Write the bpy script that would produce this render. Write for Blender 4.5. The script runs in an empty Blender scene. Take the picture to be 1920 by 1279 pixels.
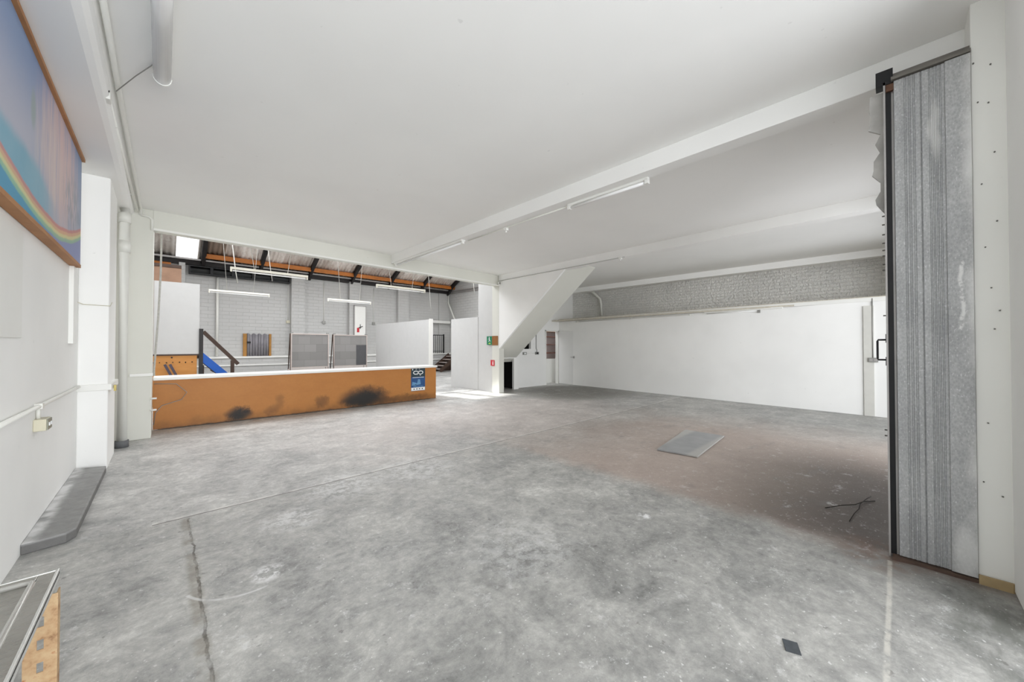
import bpy, bmesh, math, random
from mathutils import Vector, Matrix
random.seed(7)
S = bpy.context.scene
COL = S.collection

# ------------------------------------------------------------------ camera
F_PX, W_PX, H_PX = 687.0, 1920.0, 1279.0
yaw = math.atan(655 / 687.0)
pitch = math.atan(8.5 / 687.0)
cd = bpy.data.cameras.new('camera'); cam = bpy.data.objects.new('camera', cd); COL.objects.link(cam)
cd.sensor_width = 36; cd.lens = F_PX * 36 / W_PX; cd.clip_start = 0.05; cd.clip_end = 200
cam.location = (0, 0, 1.45)
cam.rotation_euler = (math.pi / 2 + pitch, 0, -yaw)
S.camera = cam

# ------------------------------------------------------------------ world, sun, exposure
S.view_settings.view_transform = 'Standard'; S.view_settings.look = 'None'
S.view_settings.gamma = 1.0; S.view_settings.use_curve_mapping = False
S.view_settings.exposure = 0.17
w = bpy.data.worlds.new('sky'); S.world = w; w.use_nodes = True
bg = w.node_tree.nodes['Background']
bg.inputs[0].default_value = (0.93, 0.96, 1.0, 1); bg.inputs[1].default_value = 0.95
sd = bpy.data.lights.new('sun', 'SUN'); sd.energy = 12; sd.angle = 0.02; sd.color = (1, .97, .9)
sun = bpy.data.objects.new('sun', sd); COL.objects.link(sun)
sun.rotation_euler = Vector((0.35, -0.75, -0.56)).to_track_quat('-Z', 'Y').to_euler()
S.cycles.max_bounces = 14; S.cycles.diffuse_bounces = 10; S.cycles.glossy_bounces = 4
S.cycles.transmission_bounces = 6; S.cycles.transparent_max_bounces = 8
S.cycles.caustics_reflective = False; S.cycles.caustics_refractive = False

def window_light(name, loc, direction, sx, sy, energy, color=(0.95, 0.97, 1.0)):
    d = bpy.data.lights.new(name, 'AREA'); d.shape = 'RECTANGLE'; d.size = sx; d.size_y = sy
    d.energy = energy; d.color = color
    o = bpy.data.objects.new(name, d); COL.objects.link(o); o.location = loc
    o.rotation_euler = Vector(direction).to_track_quat('-Z', 'Z' if abs(direction[2]) < .9 else 'Y').to_euler()
    return o
# daylight through the wide street opening behind the camera and through the rooflights of the far hall
window_light('daylight_street_opening', (1.3, -5.0, 2.0), (0, 1, 0), 6.0, 4.0, 640)
window_light('fill_lamp_right_bay', (7.6, -4.5, 1.9), (0, 1, 0.05), 6.0, 3.6, 245)  # fill lamp outside an unseen opening, widened to brighten the deep right bay
window_light('daylight_rooflight_front', (4.0, 11.2, 5.7), (0, 0.0, -1), 14, 2.6, 560)
window_light('daylight_rooflight_rear', (4.0, 15.4, 6.2), (0, -0.6, -1), 14, 1.6, 300)

window_light('fill_lamp_corridor', (12.55, 9.65, 1.9), (-1, -.12, 0), .9, 1.8, 26)  # added fill lamp for the corridor behind the doorway, no known window
# ------------------------------------------------------------------ node helpers
class NT:
    def __init__(s, name):
        s.m = bpy.data.materials.new(name); s.m.use_nodes = True
        s.t = s.m.node_tree; s.n = s.t.nodes; s.p = s.n['Principled BSDF']
    def node(s, typ, **kw):
        n = s.n.new(typ)
        for k, v in kw.items(): setattr(n, k, v)
        return n
    def put(s, sock, v):
        if hasattr(v, 'is_output') or isinstance(v, bpy.types.NodeSocket): s.t.links.new(v, sock)
        elif v is not None: sock.default_value = v
    def math(s, op, a, b=None, c=None, clamp=False):
        n = s.node('ShaderNodeMath', operation=op, use_clamp=clamp)
        s.put(n.inputs[0], a)
        if b is not None: s.put(n.inputs[1], b)
        if c is not None: s.put(n.inputs[2], c)
        return n.outputs[0]
    def pos(s): return s.node('ShaderNodeNewGeometry').outputs['Position']
    def obj(s): return s.node('ShaderNodeTexCoord').outputs['Object']
    def mapping(s, v, scale=(1, 1, 1), loc=(0, 0, 0), rot=(0, 0, 0)):
        n = s.node('ShaderNodeMapping'); s.put(n.inputs[0], v)
        n.inputs['Scale'].default_value = scale; n.inputs['Location'].default_value = loc; n.inputs['Rotation'].default_value = rot
        return n.outputs[0]
    def noise(s, v, scale, detail=5, rough=.55, dist=0):
        n = s.node('ShaderNodeTexNoise'); s.put(n.inputs['Vector'], v)
        n.inputs['Scale'].default_value = scale; n.inputs['Detail'].default_value = detail
        n.inputs['Roughness'].default_value = rough; n.inputs['Distortion'].default_value = dist
        return n.outputs['Fac']
    def ramp(s, v, stops, interp='LINEAR'):
        n = s.node('ShaderNodeValToRGB'); s.put(n.inputs[0], v); r = n.color_ramp; r.interpolation = interp
        while len(r.elements) < len(stops): r.elements.new(.5)
        for e, (p, c) in zip(r.elements, stops):
            e.position = p; e.color = (c, c, c, 1) if not hasattr(c, '__len__') else (*c[:3], 1)
        return n.outputs['Color']
    def mix(s, f, a, b, mode='MIX'):
        n = s.node('ShaderNodeMix', data_type='RGBA', blend_type=mode)
        s.put(n.inputs[0], f)
        for i, v in ((6, a), (7, b)):
            if isinstance(v, (tuple, list)): v = (*v[:3], 1)
            s.put(n.inputs[i], v)
        return n.outputs[2]
    def sep(s, v):
        n = s.node('ShaderNodeSeparateXYZ'); s.put(n.inputs[0], v); return n.outputs
    def comb(s, x, y, z):
        n = s.node('ShaderNodeCombineXYZ')
        for i, v in enumerate((x, y, z)): s.put(n.inputs[i], v)
        return n.outputs[0]
    def bump(s, h, strength=.3, dist=.01):
        n = s.node('ShaderNodeBump'); s.put(n.inputs['Height'], h)
        n.inputs['Strength'].default_value = strength; n.inputs['Distance'].default_value = dist
        s.t.links.new(n.outputs[0], s.p.inputs['Normal'])
    def smooth(s, v, lo, hi):
        n = s.node('ShaderNodeMapRange', interpolation_type='SMOOTHSTEP'); s.put(n.inputs[0], v)
        n.inputs[1].default_value = lo; n.inputs[2].default_value = hi
        return n.outputs[0]
    def blob(s, x, y, cx, cy, rx, ry):
        dx = s.math('DIVIDE', s.math('SUBTRACT', x, cx), rx); dy = s.math('DIVIDE', s.math('SUBTRACT', y, cy), ry)
        d = s.math('ADD', s.math('MULTIPLY', dx, dx), s.math('MULTIPLY', dy, dy))
        return s.smooth(d, 1.0, 0.0)
    def done(s, color=None, rough=.6, metal=0, spec=.5):
        if color is not None: s.put(s.p.inputs['Base Color'], (*color[:3], 1) if isinstance(color, (tuple, list)) else color)
        s.put(s.p.inputs['Roughness'], rough); s.put(s.p.inputs['Metallic'], metal)
        s.p.inputs['Specular IOR Level'].default_value = spec
        return s.m

def lin(*c): return tuple(((v / 255) / 12.92 if v / 255 < .04045 else ((v / 255 + .055) / 1.055) ** 2.4) for v in c)

MATS = {}
def simple(name, col, rough=.6, metal=0, var=.06, scale=6, bump=.05, spec=.4):
    if name in MATS: return MATS[name]
    n = NT(name); o = n.obj()
    f = n.noise(o, scale, 4)
    c = lin(*col); d = tuple(v * (1 - var * 2) for v in c); e = tuple(min(1, v * (1 + var)) for v in c)
    colr = n.mix(f, d, e)
    if bump: n.bump(n.noise(o, scale * 8, 3), bump, .005)
    MATS[name] = n.done(colr, rough, metal, spec); return MATS[name]

def paint_mat(name, col, dirt=.05, brick=None, bumpy=.12):
    n = NT(name); p = n.pos()
    big = n.noise(p, .8, 3); fine = n.noise(p, 9, 5, .6)
    c = lin(*col)
    base = n.mix(n.smooth(big, .35, .7), c, tuple(v * (1 - dirt) for v in c))
    specks = n.smooth(n.noise(p, 14, 2, .5), .74, .80)
    base = n.mix(n.math('MULTIPLY', specks, .25), base, tuple(v * .55 for v in c))
    h = fine
    if brick:
        x, y, z = n.sep(p)
        v = n.comb(n.math('ADD', x, y), z, 0.0)
        b = n.node('ShaderNodeTexBrick'); n.put(b.inputs['Vector'], v)
        b.inputs['Scale'].default_value = 1; b.inputs['Mortar Size'].default_value = .006; b.inputs['Mortar Smooth'].default_value = .6
        b.inputs['Brick Width'].default_value = brick[0]; b.inputs['Row Height'].default_value = brick[1]
        rough_h = n.noise(p, 18, 4, .6)
        h = n.math('ADD', n.math('MULTIPLY', b.outputs['Fac'], -brick[2]), n.math('MULTIPLY', rough_h, brick[3]))
        base = n.mix(n.math('MULTIPLY', b.outputs['Fac'], brick[4]), base, tuple(q * .55 for q in c))
        if brick[3] > 1:
            mot = n.smooth(n.noise(n.mapping(p, (1, 1, 2.2)), 5, 7, .7), .42, .66); base = n.mix(n.math('MULTIPLY', mot, .12), base, tuple(q * .6 for q in c))
            n.bump(h, 1.0, .028)
        else: n.bump(h, .7, .02)
    else:
        n.bump(h, bumpy, .004)
    return n.done(base, .7, 0, .25)

M_WALL = paint_mat('white wall paint', (244, 244, 242))
M_CEIL = paint_mat('white ceiling paint', (242, 242, 240), .03)
M_PIER = paint_mat('off white pier paint', (222, 222, 214), .05)
M_PILLAR = paint_mat('cream white pillar paint', (240, 240, 236), .04)
M_BRICK = paint_mat('white painted brick', (196, 196, 194), .06, (.45, .15, .6, .3, .28))
M_RUBBLE = paint_mat('rough grey whitewashed brick', (250, 249, 245), .12, (.24, .085, .5, 3.0, .22))
M_TRIM = simple('white gloss trim', (236, 236, 232), .35, 0, .02, 4, .02)
M_PANEL = simple('white sheet panel', (204, 204, 203), .5, 0, .03)
M_CREAM = simple('cream batten enamel', (228, 224, 212), .4, 0, .03)
M_PLASTIC = simple('white conduit plastic', (228, 228, 222), .4, 0, .03)
M_TUBE = simple('frosted tube glass', (244, 244, 244), .15, 0, .0, 3, 0, .6)
M_SOCKET = simple('aged cream socket plastic', (205, 200, 178), .4, 0, .06)
M_GREYPL = simple('grey metal socket box', (150, 150, 146), .4, .4, .08, 20)
M_BLACK = simple('black metal', (28, 28, 30), .5, .2, .1, 20)
M_DARKWOOD = simple('dark brown stained timber', (72, 54, 44), .6, 0, .2, 12)
M_NEWEL = simple('blackened timber post', (52, 50, 50), .6, 0, .15, 12)
M_BLUE = simple('bright blue painted board', (24, 92, 188), .5, 0, .08)
M_STEEL = simple('galvanised channel steel', (175, 172, 170), .45, .5, .12, 9)
M_ROPE = simple('grey white rope', (190, 188, 182), .9, 0, .2, 30)
M_CORD = simple('pale hanging wire', (205, 203, 196), .6, 0, .1)
M_DUST = simple('dusty ledge timber', (206, 200, 186), .9, 0, .15, 14)
M_VOID = simple('painted recess darkness', (38, 38, 38), .9, 0, .2)  # darkness inside the cupboard and wall hole is put into this colour
M_PURLIN = simple('orange varnished purlin timber', (196, 118, 48), .5, 0, .18, 5)
M_RAFTER = simple('black steel rafter', (44, 40, 40), .6, .2, .15)
M_BROWNPLY = simple('brown weathered plywood', (150, 118, 96), .7, 0, .2, 4)
M_REDWOOD = simple('reddish brown stair timber', (120, 74, 58), .6, 0, .2, 8)
M_PINK = simple('pink plaster', (222, 210, 206), .8, 0, .05)
M_SCREW = simple('screw head grey', (110, 108, 104), .5, .5, .1)
M_WHITE = simple('printed white', (238, 240, 240), .5, 0, .0, 3, 0)
M_FRAMEALU = simple('pinkish aluminium frame', (196, 184, 178), .45, .3, .08)

# floor ------------------------------------------------------------
def floor_mat():
    n = NT('worn stained concrete'); p = n.pos(); x, y, z = n.sep(p)
    wy0 = n.math('ADD', y, n.math('MULTIPLY', n.math('SUBTRACT', n.noise(p, 3.0, 5, .6), .5), .035))
    a = n.noise(p, .7, 6, .65); b = n.noise(p, 2.6, 9, .78, .5); c = n.noise(p, 16, 8, .8)
    f = n.math('ADD', n.math('MULTIPLY', a, .28), n.math('ADD', n.math('MULTIPLY', b, .42), n.math('MULTIPLY', c, .30)))
    col = n.ramp(f, [(.38, lin(120, 120, 119)), (.455, lin(160, 160, 158)), (.53, lin(190, 189, 186)), (.62, lin(228, 227, 223))])
    near_slab = n.smooth(wy0, 4.2, 4.1); col = n.mix(n.math('MULTIPLY', near_slab, 1.0), col, n.mix(1.0, col, (.88, .88, .87), 'MULTIPLY'))
    near_dim = n.smooth(n.math('ADD', y, n.math('MULTIPLY', n.noise(p, 1.3, 5, .65), 1.6)), 3.6, 1.8); col = n.mix(near_dim, col, n.mix(1.0, col, (.74, .74, .735), 'MULTIPLY'))  # foreground dimmed in the colour to offset strong near daylight
    # brownish / pinkish stained region of the slab, plus painted shade behind the door
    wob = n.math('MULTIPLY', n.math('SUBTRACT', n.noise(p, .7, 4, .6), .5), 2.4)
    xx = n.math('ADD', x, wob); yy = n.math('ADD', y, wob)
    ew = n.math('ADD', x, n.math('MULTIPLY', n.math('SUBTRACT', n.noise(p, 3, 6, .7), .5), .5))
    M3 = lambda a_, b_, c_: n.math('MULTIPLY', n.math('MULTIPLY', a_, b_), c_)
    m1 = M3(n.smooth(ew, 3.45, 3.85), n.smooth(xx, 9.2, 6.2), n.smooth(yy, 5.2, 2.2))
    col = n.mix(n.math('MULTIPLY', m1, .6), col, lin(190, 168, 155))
    m2 = M3(n.smooth(ew, 3.5, 3.8), n.smooth(x, 7.6, 5.4), n.smooth(n.math('ADD', y, n.math('MULTIPLY', wob, .25)), 2.0, .1))  # dark brown stain with the door's shadow painted in
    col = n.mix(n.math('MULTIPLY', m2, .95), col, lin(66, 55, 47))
    rust = n.math('MULTIPLY', n.blob(x, y, 3.62, .10, .35, .30), n.smooth(n.noise(p, 8, 5, .7), .35, .6))
    col = n.mix(n.math('MULTIPLY', rust, .7), col, lin(96, 66, 48))
    m5 = n.math('MULTIPLY', n.blob(x, y, 3.05, -.42, .75, .34), n.smooth(n.noise(n.mapping(p, (1, 2.5, 1)), 3, 6, .7), .38, .6))
    col = n.mix(n.math('MULTIPLY', m5, .75), col, lin(92, 94, 88))
    m3 = n.blob(xx, yy, 5.0, 5.8, 4.2, 2.3)
    col = n.mix(n.math('MULTIPLY', m3, .38), col, lin(206, 190, 182))
    m4 = n.math('MULTIPLY', n.blob(xx, yy, 9.4, 7.0, 2.6, 2.4), n.smooth(b, .25, .5))
    col = n.mix(n.math('MULTIPLY', m4, .8), col, lin(92, 88, 78))
    # dark smears in the foreground
    sm = n.smooth(n.noise(n.mapping(p, (1.0, 2.2, 1), rot=(0, 0, .5)), 1.7, 5, .65, .5), .56, .74)
    col = n.mix(n.math('MULTIPLY', sm, .35), col, lin(108, 108, 108))
    # white paint residue
    wp = n.smooth(n.noise(n.mapping(p, (1, 1, 1), (3.1, 1.7, 0)), 5.5, 9, .8, .15), .56, .66)
    col = n.mix(n.math('MULTIPLY', wp, .40), col, lin(222, 222, 222))
    sp = n.smooth(n.noise(p, 34, 3, .6), .64, .70)
    col = n.mix(n.math('MULTIPLY', sp, .5), col, lin(228, 228, 226))
    dk = n.smooth(n.noise(n.mapping(p, loc=(9, 4, 2)), 13, 4, .6), .66, .70)
    col = n.mix(n.math('MULTIPLY', dk, .45), col, lin(80, 78, 74))
    for cx, cy, rr, k_ in ((2.98, 1.49, .07, 1), (.50, 2.78, .13, .9), (.8, 3.5, .3, .6), (1.35, 3.98, .5, .55), (2.2, 3.9, .6, .5), (4.45, .42, .05, .8), (1.9, 1.9, .5, .3)):
        pb = n.math('MULTIPLY', n.blob(x, y, cx, cy, rr, rr), n.smooth(n.noise(p, 11, 8, .8), .44, .56))
        col = n.mix(n.math('MULTIPLY', pb, k_ * .9), col, lin(232, 232, 232))
    # slab joints
    wx = n.math('ADD', x, n.math('MULTIPLY', n.math('SUBTRACT', n.noise(p, 3.5, 6, .7), .5), .07))
    wy = n.math('ADD', y, n.math('MULTIPLY', n.math('SUBTRACT', n.noise(p, 3.0, 5, .6), .5), .035))
    def line(v, c, w0): return n.smooth(n.math('ABSOLUTE', n.math('SUBTRACT', v, c)), w0, w0 * .3)
    inx = n.math('GREATER_THAN', x, -.05); lty = n.math('LESS_THAN', y, 4.12)
    patchy = n.smooth(n.noise(p, 5, 3), .38, .58)
    l1 = n.math('MULTIPLY', line(wx, .17, .009), lty)
    l1b = n.math('MULTIPLY', n.math('MULTIPLY', line(wx, .155, .045), lty), patchy)
    l2 = n.math('MULTIPLY', line(wy, 4.15, .012), inx)
    l2b = n.math('MULTIPLY', n.math('MULTIPLY', line(wy, 4.17, .045), inx), patchy)
    col = n.mix(n.math('MULTIPLY', l2b, .75), col, lin(214, 213, 208))
    col = n.mix(n.math('MULTIPLY', l2, .9), col, lin(92, 86, 80))
    col = n.mix(n.math('MULTIPLY', l1b, .55), col, lin(120, 112, 96))
    col = n.mix(n.math('MULTIPLY', l1, n.math('MULTIPLY', n.smooth(n.noise(p, 8, 4, .7), .35, .6), .8)), col, lin(72, 66, 58))
    l3m = n.math('LESS_THAN', x, 3.56)
    l3 = n.math('MULTIPLY', line(n.math('ADD', y, n.math('MULTIPLY', n.math('SUBTRACT', n.noise(p, 6, 4, .6), .5), .012)), .042, .016), l3m)
    col = n.mix(n.math('MULTIPLY', n.math('MULTIPLY', l3, n.smooth(n.noise(p, 9, 4, .7), .3, .55)), .5), col, lin(212, 208, 198))
    # curved chalky scrape
    ring = n.math('MULTIPLY', n.math('SQRT', n.math('ADD', n.math('POWER', n.math('SUBTRACT', x, .42), 2), n.math('POWER', n.math('SUBTRACT', y, 2.95), 2))), 1.0)
    rm = n.math('MULTIPLY', line(ring, .32, .013), n.math('LESS_THAN', y, 2.85))
    col = n.mix(n.math('MULTIPLY', n.math('MULTIPLY', rm, patchy), .6), col, lin(220, 220, 220))
    h = n.math('ADD', n.math('MULTIPLY', b, .6), n.math('ADD', n.math('MULTIPLY', c, .25), n.math('MULTIPLY', n.math('ADD', l1, l2), -.8)))
    n.bump(h, .5, .014)
    return n.done(col, n.math('ADD', .36, n.math('MULTIPLY', b, .3)), 0, .6)
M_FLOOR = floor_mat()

def kerb_mat():
    n = NT('grey screed kerb'); p = n.pos(); x, y, z = n.sep(p)
    c = n.mix(n.noise(p, 7, 6, .65), lin(104, 104, 104), lin(172, 172, 170))
    e = n.smooth(n.math('ADD', x, n.math('MULTIPLY', n.noise(p, 6, 4), .1)), -.555, -.62)
    e = n.math('MULTIPLY', e, n.math('GREATER_THAN', z, .072)); e = n.math('MULTIPLY', e, n.smooth(n.noise(p, 5, 4), .3, .6))
    c = n.mix(n.math('MULTIPLY', e, .8), c, lin(226, 226, 226))
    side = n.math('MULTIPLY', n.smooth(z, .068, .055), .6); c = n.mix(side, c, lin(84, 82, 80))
    n.bump(n.noise(p, 30, 4), .4, .01)
    return n.done(c, .8)
M_KERB = kerb_mat()

def galv_mat():
    n = NT('galvanised door sheet'); p = n.pos(); x, y, z = n.sep(p)
    v = n.node('ShaderNodeTexVoronoi'); n.put(v.inputs['Vector'], n.mapping(p, (1, 1, .6))); v.inputs['Scale'].default_value = 95
    big = n.noise(n.mapping(p, (1, 1, .35)), 5, 5, .6)
    c = n.mix(v.outputs['Distance'], lin(156, 157, 157), lin(186, 187, 187))
    c = n.mix(n.math('MULTIPLY', n.smooth(big, .4, .7), .5), c, lin(138, 139, 140))
    sp = n.smooth(n.noise(n.mapping(p, (1, 1.6, .7)), 75, 2), .62, .68)
    c = n.mix(n.math('MULTIPLY', sp, .6), c, lin(212, 213, 214))
    # white paint overspray near the pillar edge and two long drips
    wob = n.math('MULTIPLY', n.math('SUBTRACT', n.noise(p, 4.0, 4), .5), .10)
    yw = n.math('ADD', y, wob)
    e1 = n.smooth(yw, -.285, -.345)
    zz = n.smooth(n.noise(n.comb(0.0, 0.0, z), 1.3, 2), .42, .58)
    c = n.mix(n.math('MULTIPLY', n.math('MULTIPLY', e1, zz), .8), c, lin(222, 222, 220))
    wd = n.math('MULTIPLY', n.math('SUBTRACT', n.noise(n.comb(0.0, 0.0, n.math('MULTIPLY', z, 1.0)), 5, 2), .5), .07)
    yd = n.math('ADD', y, wd)
    d1 = n.math('MULTIPLY', n.math('MULTIPLY', n.smooth(n.noise(p, 22, 4, .7), .36, .55), n.smooth(n.math('ABSOLUTE', n.math('ADD', yd, .283)), .014, .003)), n.math('MULTIPLY', n.math('GREATER_THAN', z, 1.55), n.math('LESS_THAN', z, 1.98)))
    c = n.mix(n.math('MULTIPLY', d1, .8), c, lin(226, 226, 224))
    d2 = n.math('MULTIPLY', n.blob(yd, z, -.185, 2.86, .035, .24), .75)
    c = n.mix(d2, c, lin(214, 214, 212))
    d3 = n.math('MULTIPLY', n.blob(yw, z, -.30, .16, .07, .22), .7)
    c = n.mix(d3, c, lin(222, 222, 220))
    n.bump(n.noise(p, 90, 2), .08, .002)
    return n.done(c, n.math('ADD', .42, n.math('MULTIPLY', big, .2)), .35, .5)
M_GALV = galv_mat()

def counter_mat():
    n = NT('orange varnished chipboard with black scorch marks'); p = n.pos(); x, y, z = n.sep(p)
    a = n.noise(n.mapping(p, (1, 1, 2)), 2.2, 5, .6); b = n.noise(p, 26, 4, .6)
    c = n.mix(a, lin(172, 108, 46), lin(196, 134, 66))
    c = n.mix(n.math('MULTIPLY', b, .35), c, lin(150, 96, 44))
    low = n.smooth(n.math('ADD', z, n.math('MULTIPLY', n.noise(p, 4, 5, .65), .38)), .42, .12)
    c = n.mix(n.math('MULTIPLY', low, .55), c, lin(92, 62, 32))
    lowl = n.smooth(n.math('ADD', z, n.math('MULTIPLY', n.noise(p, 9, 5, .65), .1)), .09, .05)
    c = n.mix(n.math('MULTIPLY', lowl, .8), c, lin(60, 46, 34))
    wz = n.math('MULTIPLY', n.math('SUBTRACT', n.noise(p, 7, 8, .8), .5), .34)
    xx = n.math('ADD', x, wz); zz = n.math('ADD', z, wz)
    for cx, cz, rx, rz, k in ((1.08, .13, .27, .17, 1.0), (3.52, .22, .72, .32, 1.0), (3.3, .14, .5, .16, .9), (2.55, .22, .20, .18, .5), (1.62, .14, .16, .12, .35), (1.75, .3, .12, .2, .3), (4.4, .1, 1.1, .12, .5)):
        c = n.mix(n.math('MULTIPLY', n.blob(xx, zz, cx, cz, rx, rz), k), c, lin(26, 24, 20))
    seam = n.smooth(n.math('ABSOLUTE', n.math('SUBTRACT', z, .47)), .004, .001)
    c = n.mix(n.math('MULTIPLY', seam, .15), c, lin(120, 76, 34))
    n.bump(b, .15, .004)
    return n.done(c, .5, 0, .4)
M_COUNTER = counter_mat()

def ply_mat(name, c0, c1):
    n = NT(name); p = n.pos()
    g = n.noise(n.mapping(p, (1, 1, 7)), 2.2, 5, .6, .8)
    c = n.mix(g, lin(*c0), lin(*c1)); n.bump(n.noise(p, 40, 3), .1, .003)
    return n.done(c, .6, 0, .3)
M_PLY = ply_mat('orange plywood sheet', (196, 130, 66), (224, 164, 98))
M_EDGEWOOD = ply_mat('orange brown picture batten', (142, 92, 54), (196, 146, 100))

def sheet_mat():
    n = NT('stained corrugated roof sheet'); p = n.pos(); x, y, z = n.sep(p)
    a = n.noise(n.mapping(p, (1.6, .5, .5)), 2.2, 6, .7); b = n.noise(p, 9, 5, .7)
    c = n.mix(n.smooth(a, .35, .65), lin(224, 214, 206), lin(250, 244, 238))
    c = n.mix(n.math('MULTIPLY', n.smooth(b, .5, .7), .4), c, lin(170, 150, 138))
    m = n.math('MULTIPLY', n.math('GREATER_THAN', x, 1.12), n.math('LESS_THAN', x, 1.75))
    c = n.mix(n.math('MULTIPLY', m, .75), c, lin(134, 108, 84))
    return n.done(c, .7, 0, .3)
M_SHEET = sheet_mat()

def board_mat(dark):
    n = NT('grey patched display felt'); o = n.obj(); x, y, z = n.sep(o)
    b = n.node('ShaderNodeTexBrick'); n.put(b.inputs['Vector'], n.comb(x, z, 0.0)); b.inputs['Scale'].default_value = 1
    b.inputs['Brick Width'].default_value = .42; b.inputs['Row Height'].default_value = .3; b.inputs['Mortar Size'].default_value = .004
    b.inputs['Color1'].default_value = (*lin(126, 124, 122), 1); b.inputs['Color2'].default_value = (*lin(142, 140, 138), 1); b.inputs['Mortar'].default_value = (*lin(112, 110, 108), 1)
    c = n.mix(n.math('MULTIPLY', n.noise(o, 3, 4), .4), b.outputs['Color'], lin(128, 126, 124))
    return n.done(c, .9, 0, .2)
M_BOARD = board_mat(0)
M_DARKFELT = simple('dark grey felt patch', (84, 84, 86), .9, 0, .08)

def paint_canvas():
    n = NT('painted mural canvas'); p = n.pos(); x, y, z = n.sep(p)
    u = n.math('DIVIDE', n.math('SUBTRACT', y, 3.0), 3.05); v = n.math('DIVIDE', n.math('SUBTRACT', z, 2.28), 1.2)
    wob = n.noise(p, 3, 4, .6); st = n.noise(n.mapping(p, (1, 5, .5)), 2.4, 5, .6); wash = n.noise(n.mapping(p, (1, 1.2, .8)), 1.5, 5, .6)
    c = n.mix(n.smooth(v, .35, 1.0), lin(176, 178, 192), lin(124, 146, 184))
    c = n.mix(n.math('MULTIPLY', n.smooth(wash, .45, .65), .4), c, lin(140, 160, 190))
    pk = n.math('MULTIPLY', n.blob(u, v, .62, .62, .34, .62), n.smooth(st, .25, .6))
    c = n.mix(n.math('MULTIPLY', pk, .8), c, lin(222, 190, 182))
    lg = n.math('MULTIPLY', n.blob(u, v, .46, .48, .2, .42), n.smooth(st, .4, .7))
    c = n.mix(n.math('MULTIPLY', lg, .8), c, lin(206, 200, 196))
    gr = n.math('MULTIPLY', n.blob(u, v, .80, .42, .2, .3), n.smooth(n.noise(n.mapping(p, (1, 4, 2)), 3, 5), .4, .6))
    c = n.mix(n.math('MULTIPLY', gr, .55), c, lin(126, 140, 148))
    edge = n.math('MULTIPLY', n.smooth(u, .82, .98), .5); c = n.mix(edge, c, lin(140, 156, 182))
    bl = n.blob(u, v, .31, .62, .028, .14); c = n.mix(n.math('MULTIPLY', bl, .8), c, lin(150, 164, 160))
    # sea and a shallow ribbon of colours
    seatop = n.math('ADD', .30, n.math('MULTIPLY', n.smooth(u, .25, .75), -.16))
    sea = n.math('MULTIPLY', n.smooth(n.math('SUBTRACT', v, n.math('ADD', seatop, n.math('MULTIPLY', wob, .08))), .05, -.04), n.smooth(u, .62, .35))
    c = n.mix(sea, c, n.mix(wash, lin(104, 160, 184), lin(150, 182, 196)))
    du = n.math('SUBTRACT', u, .48); d2 = n.math('MULTIPLY', du, du)
    cur = n.math('ADD', .085, n.math('ADD', n.math('MULTIPLY', d2, .55), n.math('MULTIPLY', n.math('MULTIPLY', n.math('MAXIMUM', du, 0.0), du), .35)))
    s_ = n.math('ADD', n.math('SUBTRACT', v, cur), n.math('MULTIPLY', n.math('SUBTRACT', wob, .5), .03))
    low = n.smooth(s_, -.02, -.06)
    c = n.mix(low, c, n.mix(n.smooth(u, .3, .6), lin(82, 150, 182), lin(142, 150, 190)))
    for k, colr in enumerate(((206, 126, 112), (222, 170, 118), (220, 212, 140), (150, 190, 150))):
        b_ = n.smooth(n.math('ABSOLUTE', n.math('SUBTRACT', s_, .035 - .024 * k)), .022, .006)
        c = n.mix(n.math('MULTIPLY', b_, .75), c, lin(*colr))
    n.bump(n.noise(p, 60, 3), .1, .002)
    return n.done(c, .55, 0, .3)
M_CANVAS = paint_canvas()

def steel_mat():
    n = NT('brushed stainless steel'); o = n.obj()
    r = n.noise(n.mapping(o, (3, 60, 3)), 6, 4)
    c = n.mix(n.noise(o, 5, 4), lin(150, 148, 142), lin(190, 189, 184))
    return n.done(c, n.math('ADD', .2, n.math('MULTIPLY', r, .18)), .9, .5)
M_STAINLESS = steel_mat()
def rust_mat():
    n = NT('rusty slotted angle'); o = n.obj()
    f = n.noise(o, 14, 5, .65)
    c = n.ramp(f, [(.3, lin(112, 74, 50)), (.46, lin(178, 146, 110)), (.6, lin(190, 164, 128)), (.70, lin(160, 92, 52))])
    return n.done(c, .7, .1, .3)
M_RUST = rust_mat()
def plate_mat():
    n = NT('scuffed steel plate'); o = n.obj(); x, y, z = n.sep(o)
    c = n.mix(n.noise(o, 5, 5), lin(150, 152, 154), lin(184, 185, 186))
    e = n.smooth(n.math('ABSOLUTE', n.math('ADD', y, n.math('MULTIPLY', n.noise(o, 9, 3), .04))), .17, .25)
    c = n.mix(n.math('MULTIPLY', e, .55), c, lin(206, 204, 198))
    n.bump(n.noise(n.mapping(o, (80, 80, 1)), 1, 1), .2, .003)
    return n.done(c, .5, .3, .4)
M_PLATE = plate_mat()
def corr_mat():
    n = NT('weathered corrugated iron'); o = n.obj(); x, y, z = n.sep(o)
    c = n.mix(n.noise(n.mapping(o, (4, 1, 1)), 3, 4), lin(120, 116, 122), lin(170, 168, 172))
    return n.done(c, .5, .3, .4)
M_CORR = corr_mat()
def rooflight_mat():
    n = NT('translucent rooflight sheet')
    tr = n.node('ShaderNodeBsdfTransparent'); tr.inputs[0].default_value = (.95, .97, 1, 1)
    tl = n.node('ShaderNodeBsdfTranslucent'); tl.inputs[0].default_value = (.9, .92, .95, 1)
    mx = n.node('ShaderNodeMixShader'); mx.inputs[0].default_value = .25
    n.t.links.new(tr.outputs[0], mx.inputs[1]); n.t.links.new(tl.outputs[0], mx.inputs[2])
    n.t.links.new(mx.outputs[0], n.n['Material Output'].inputs[0])
    return n.m
M_ROOFLIGHT = rooflight_mat()

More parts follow.
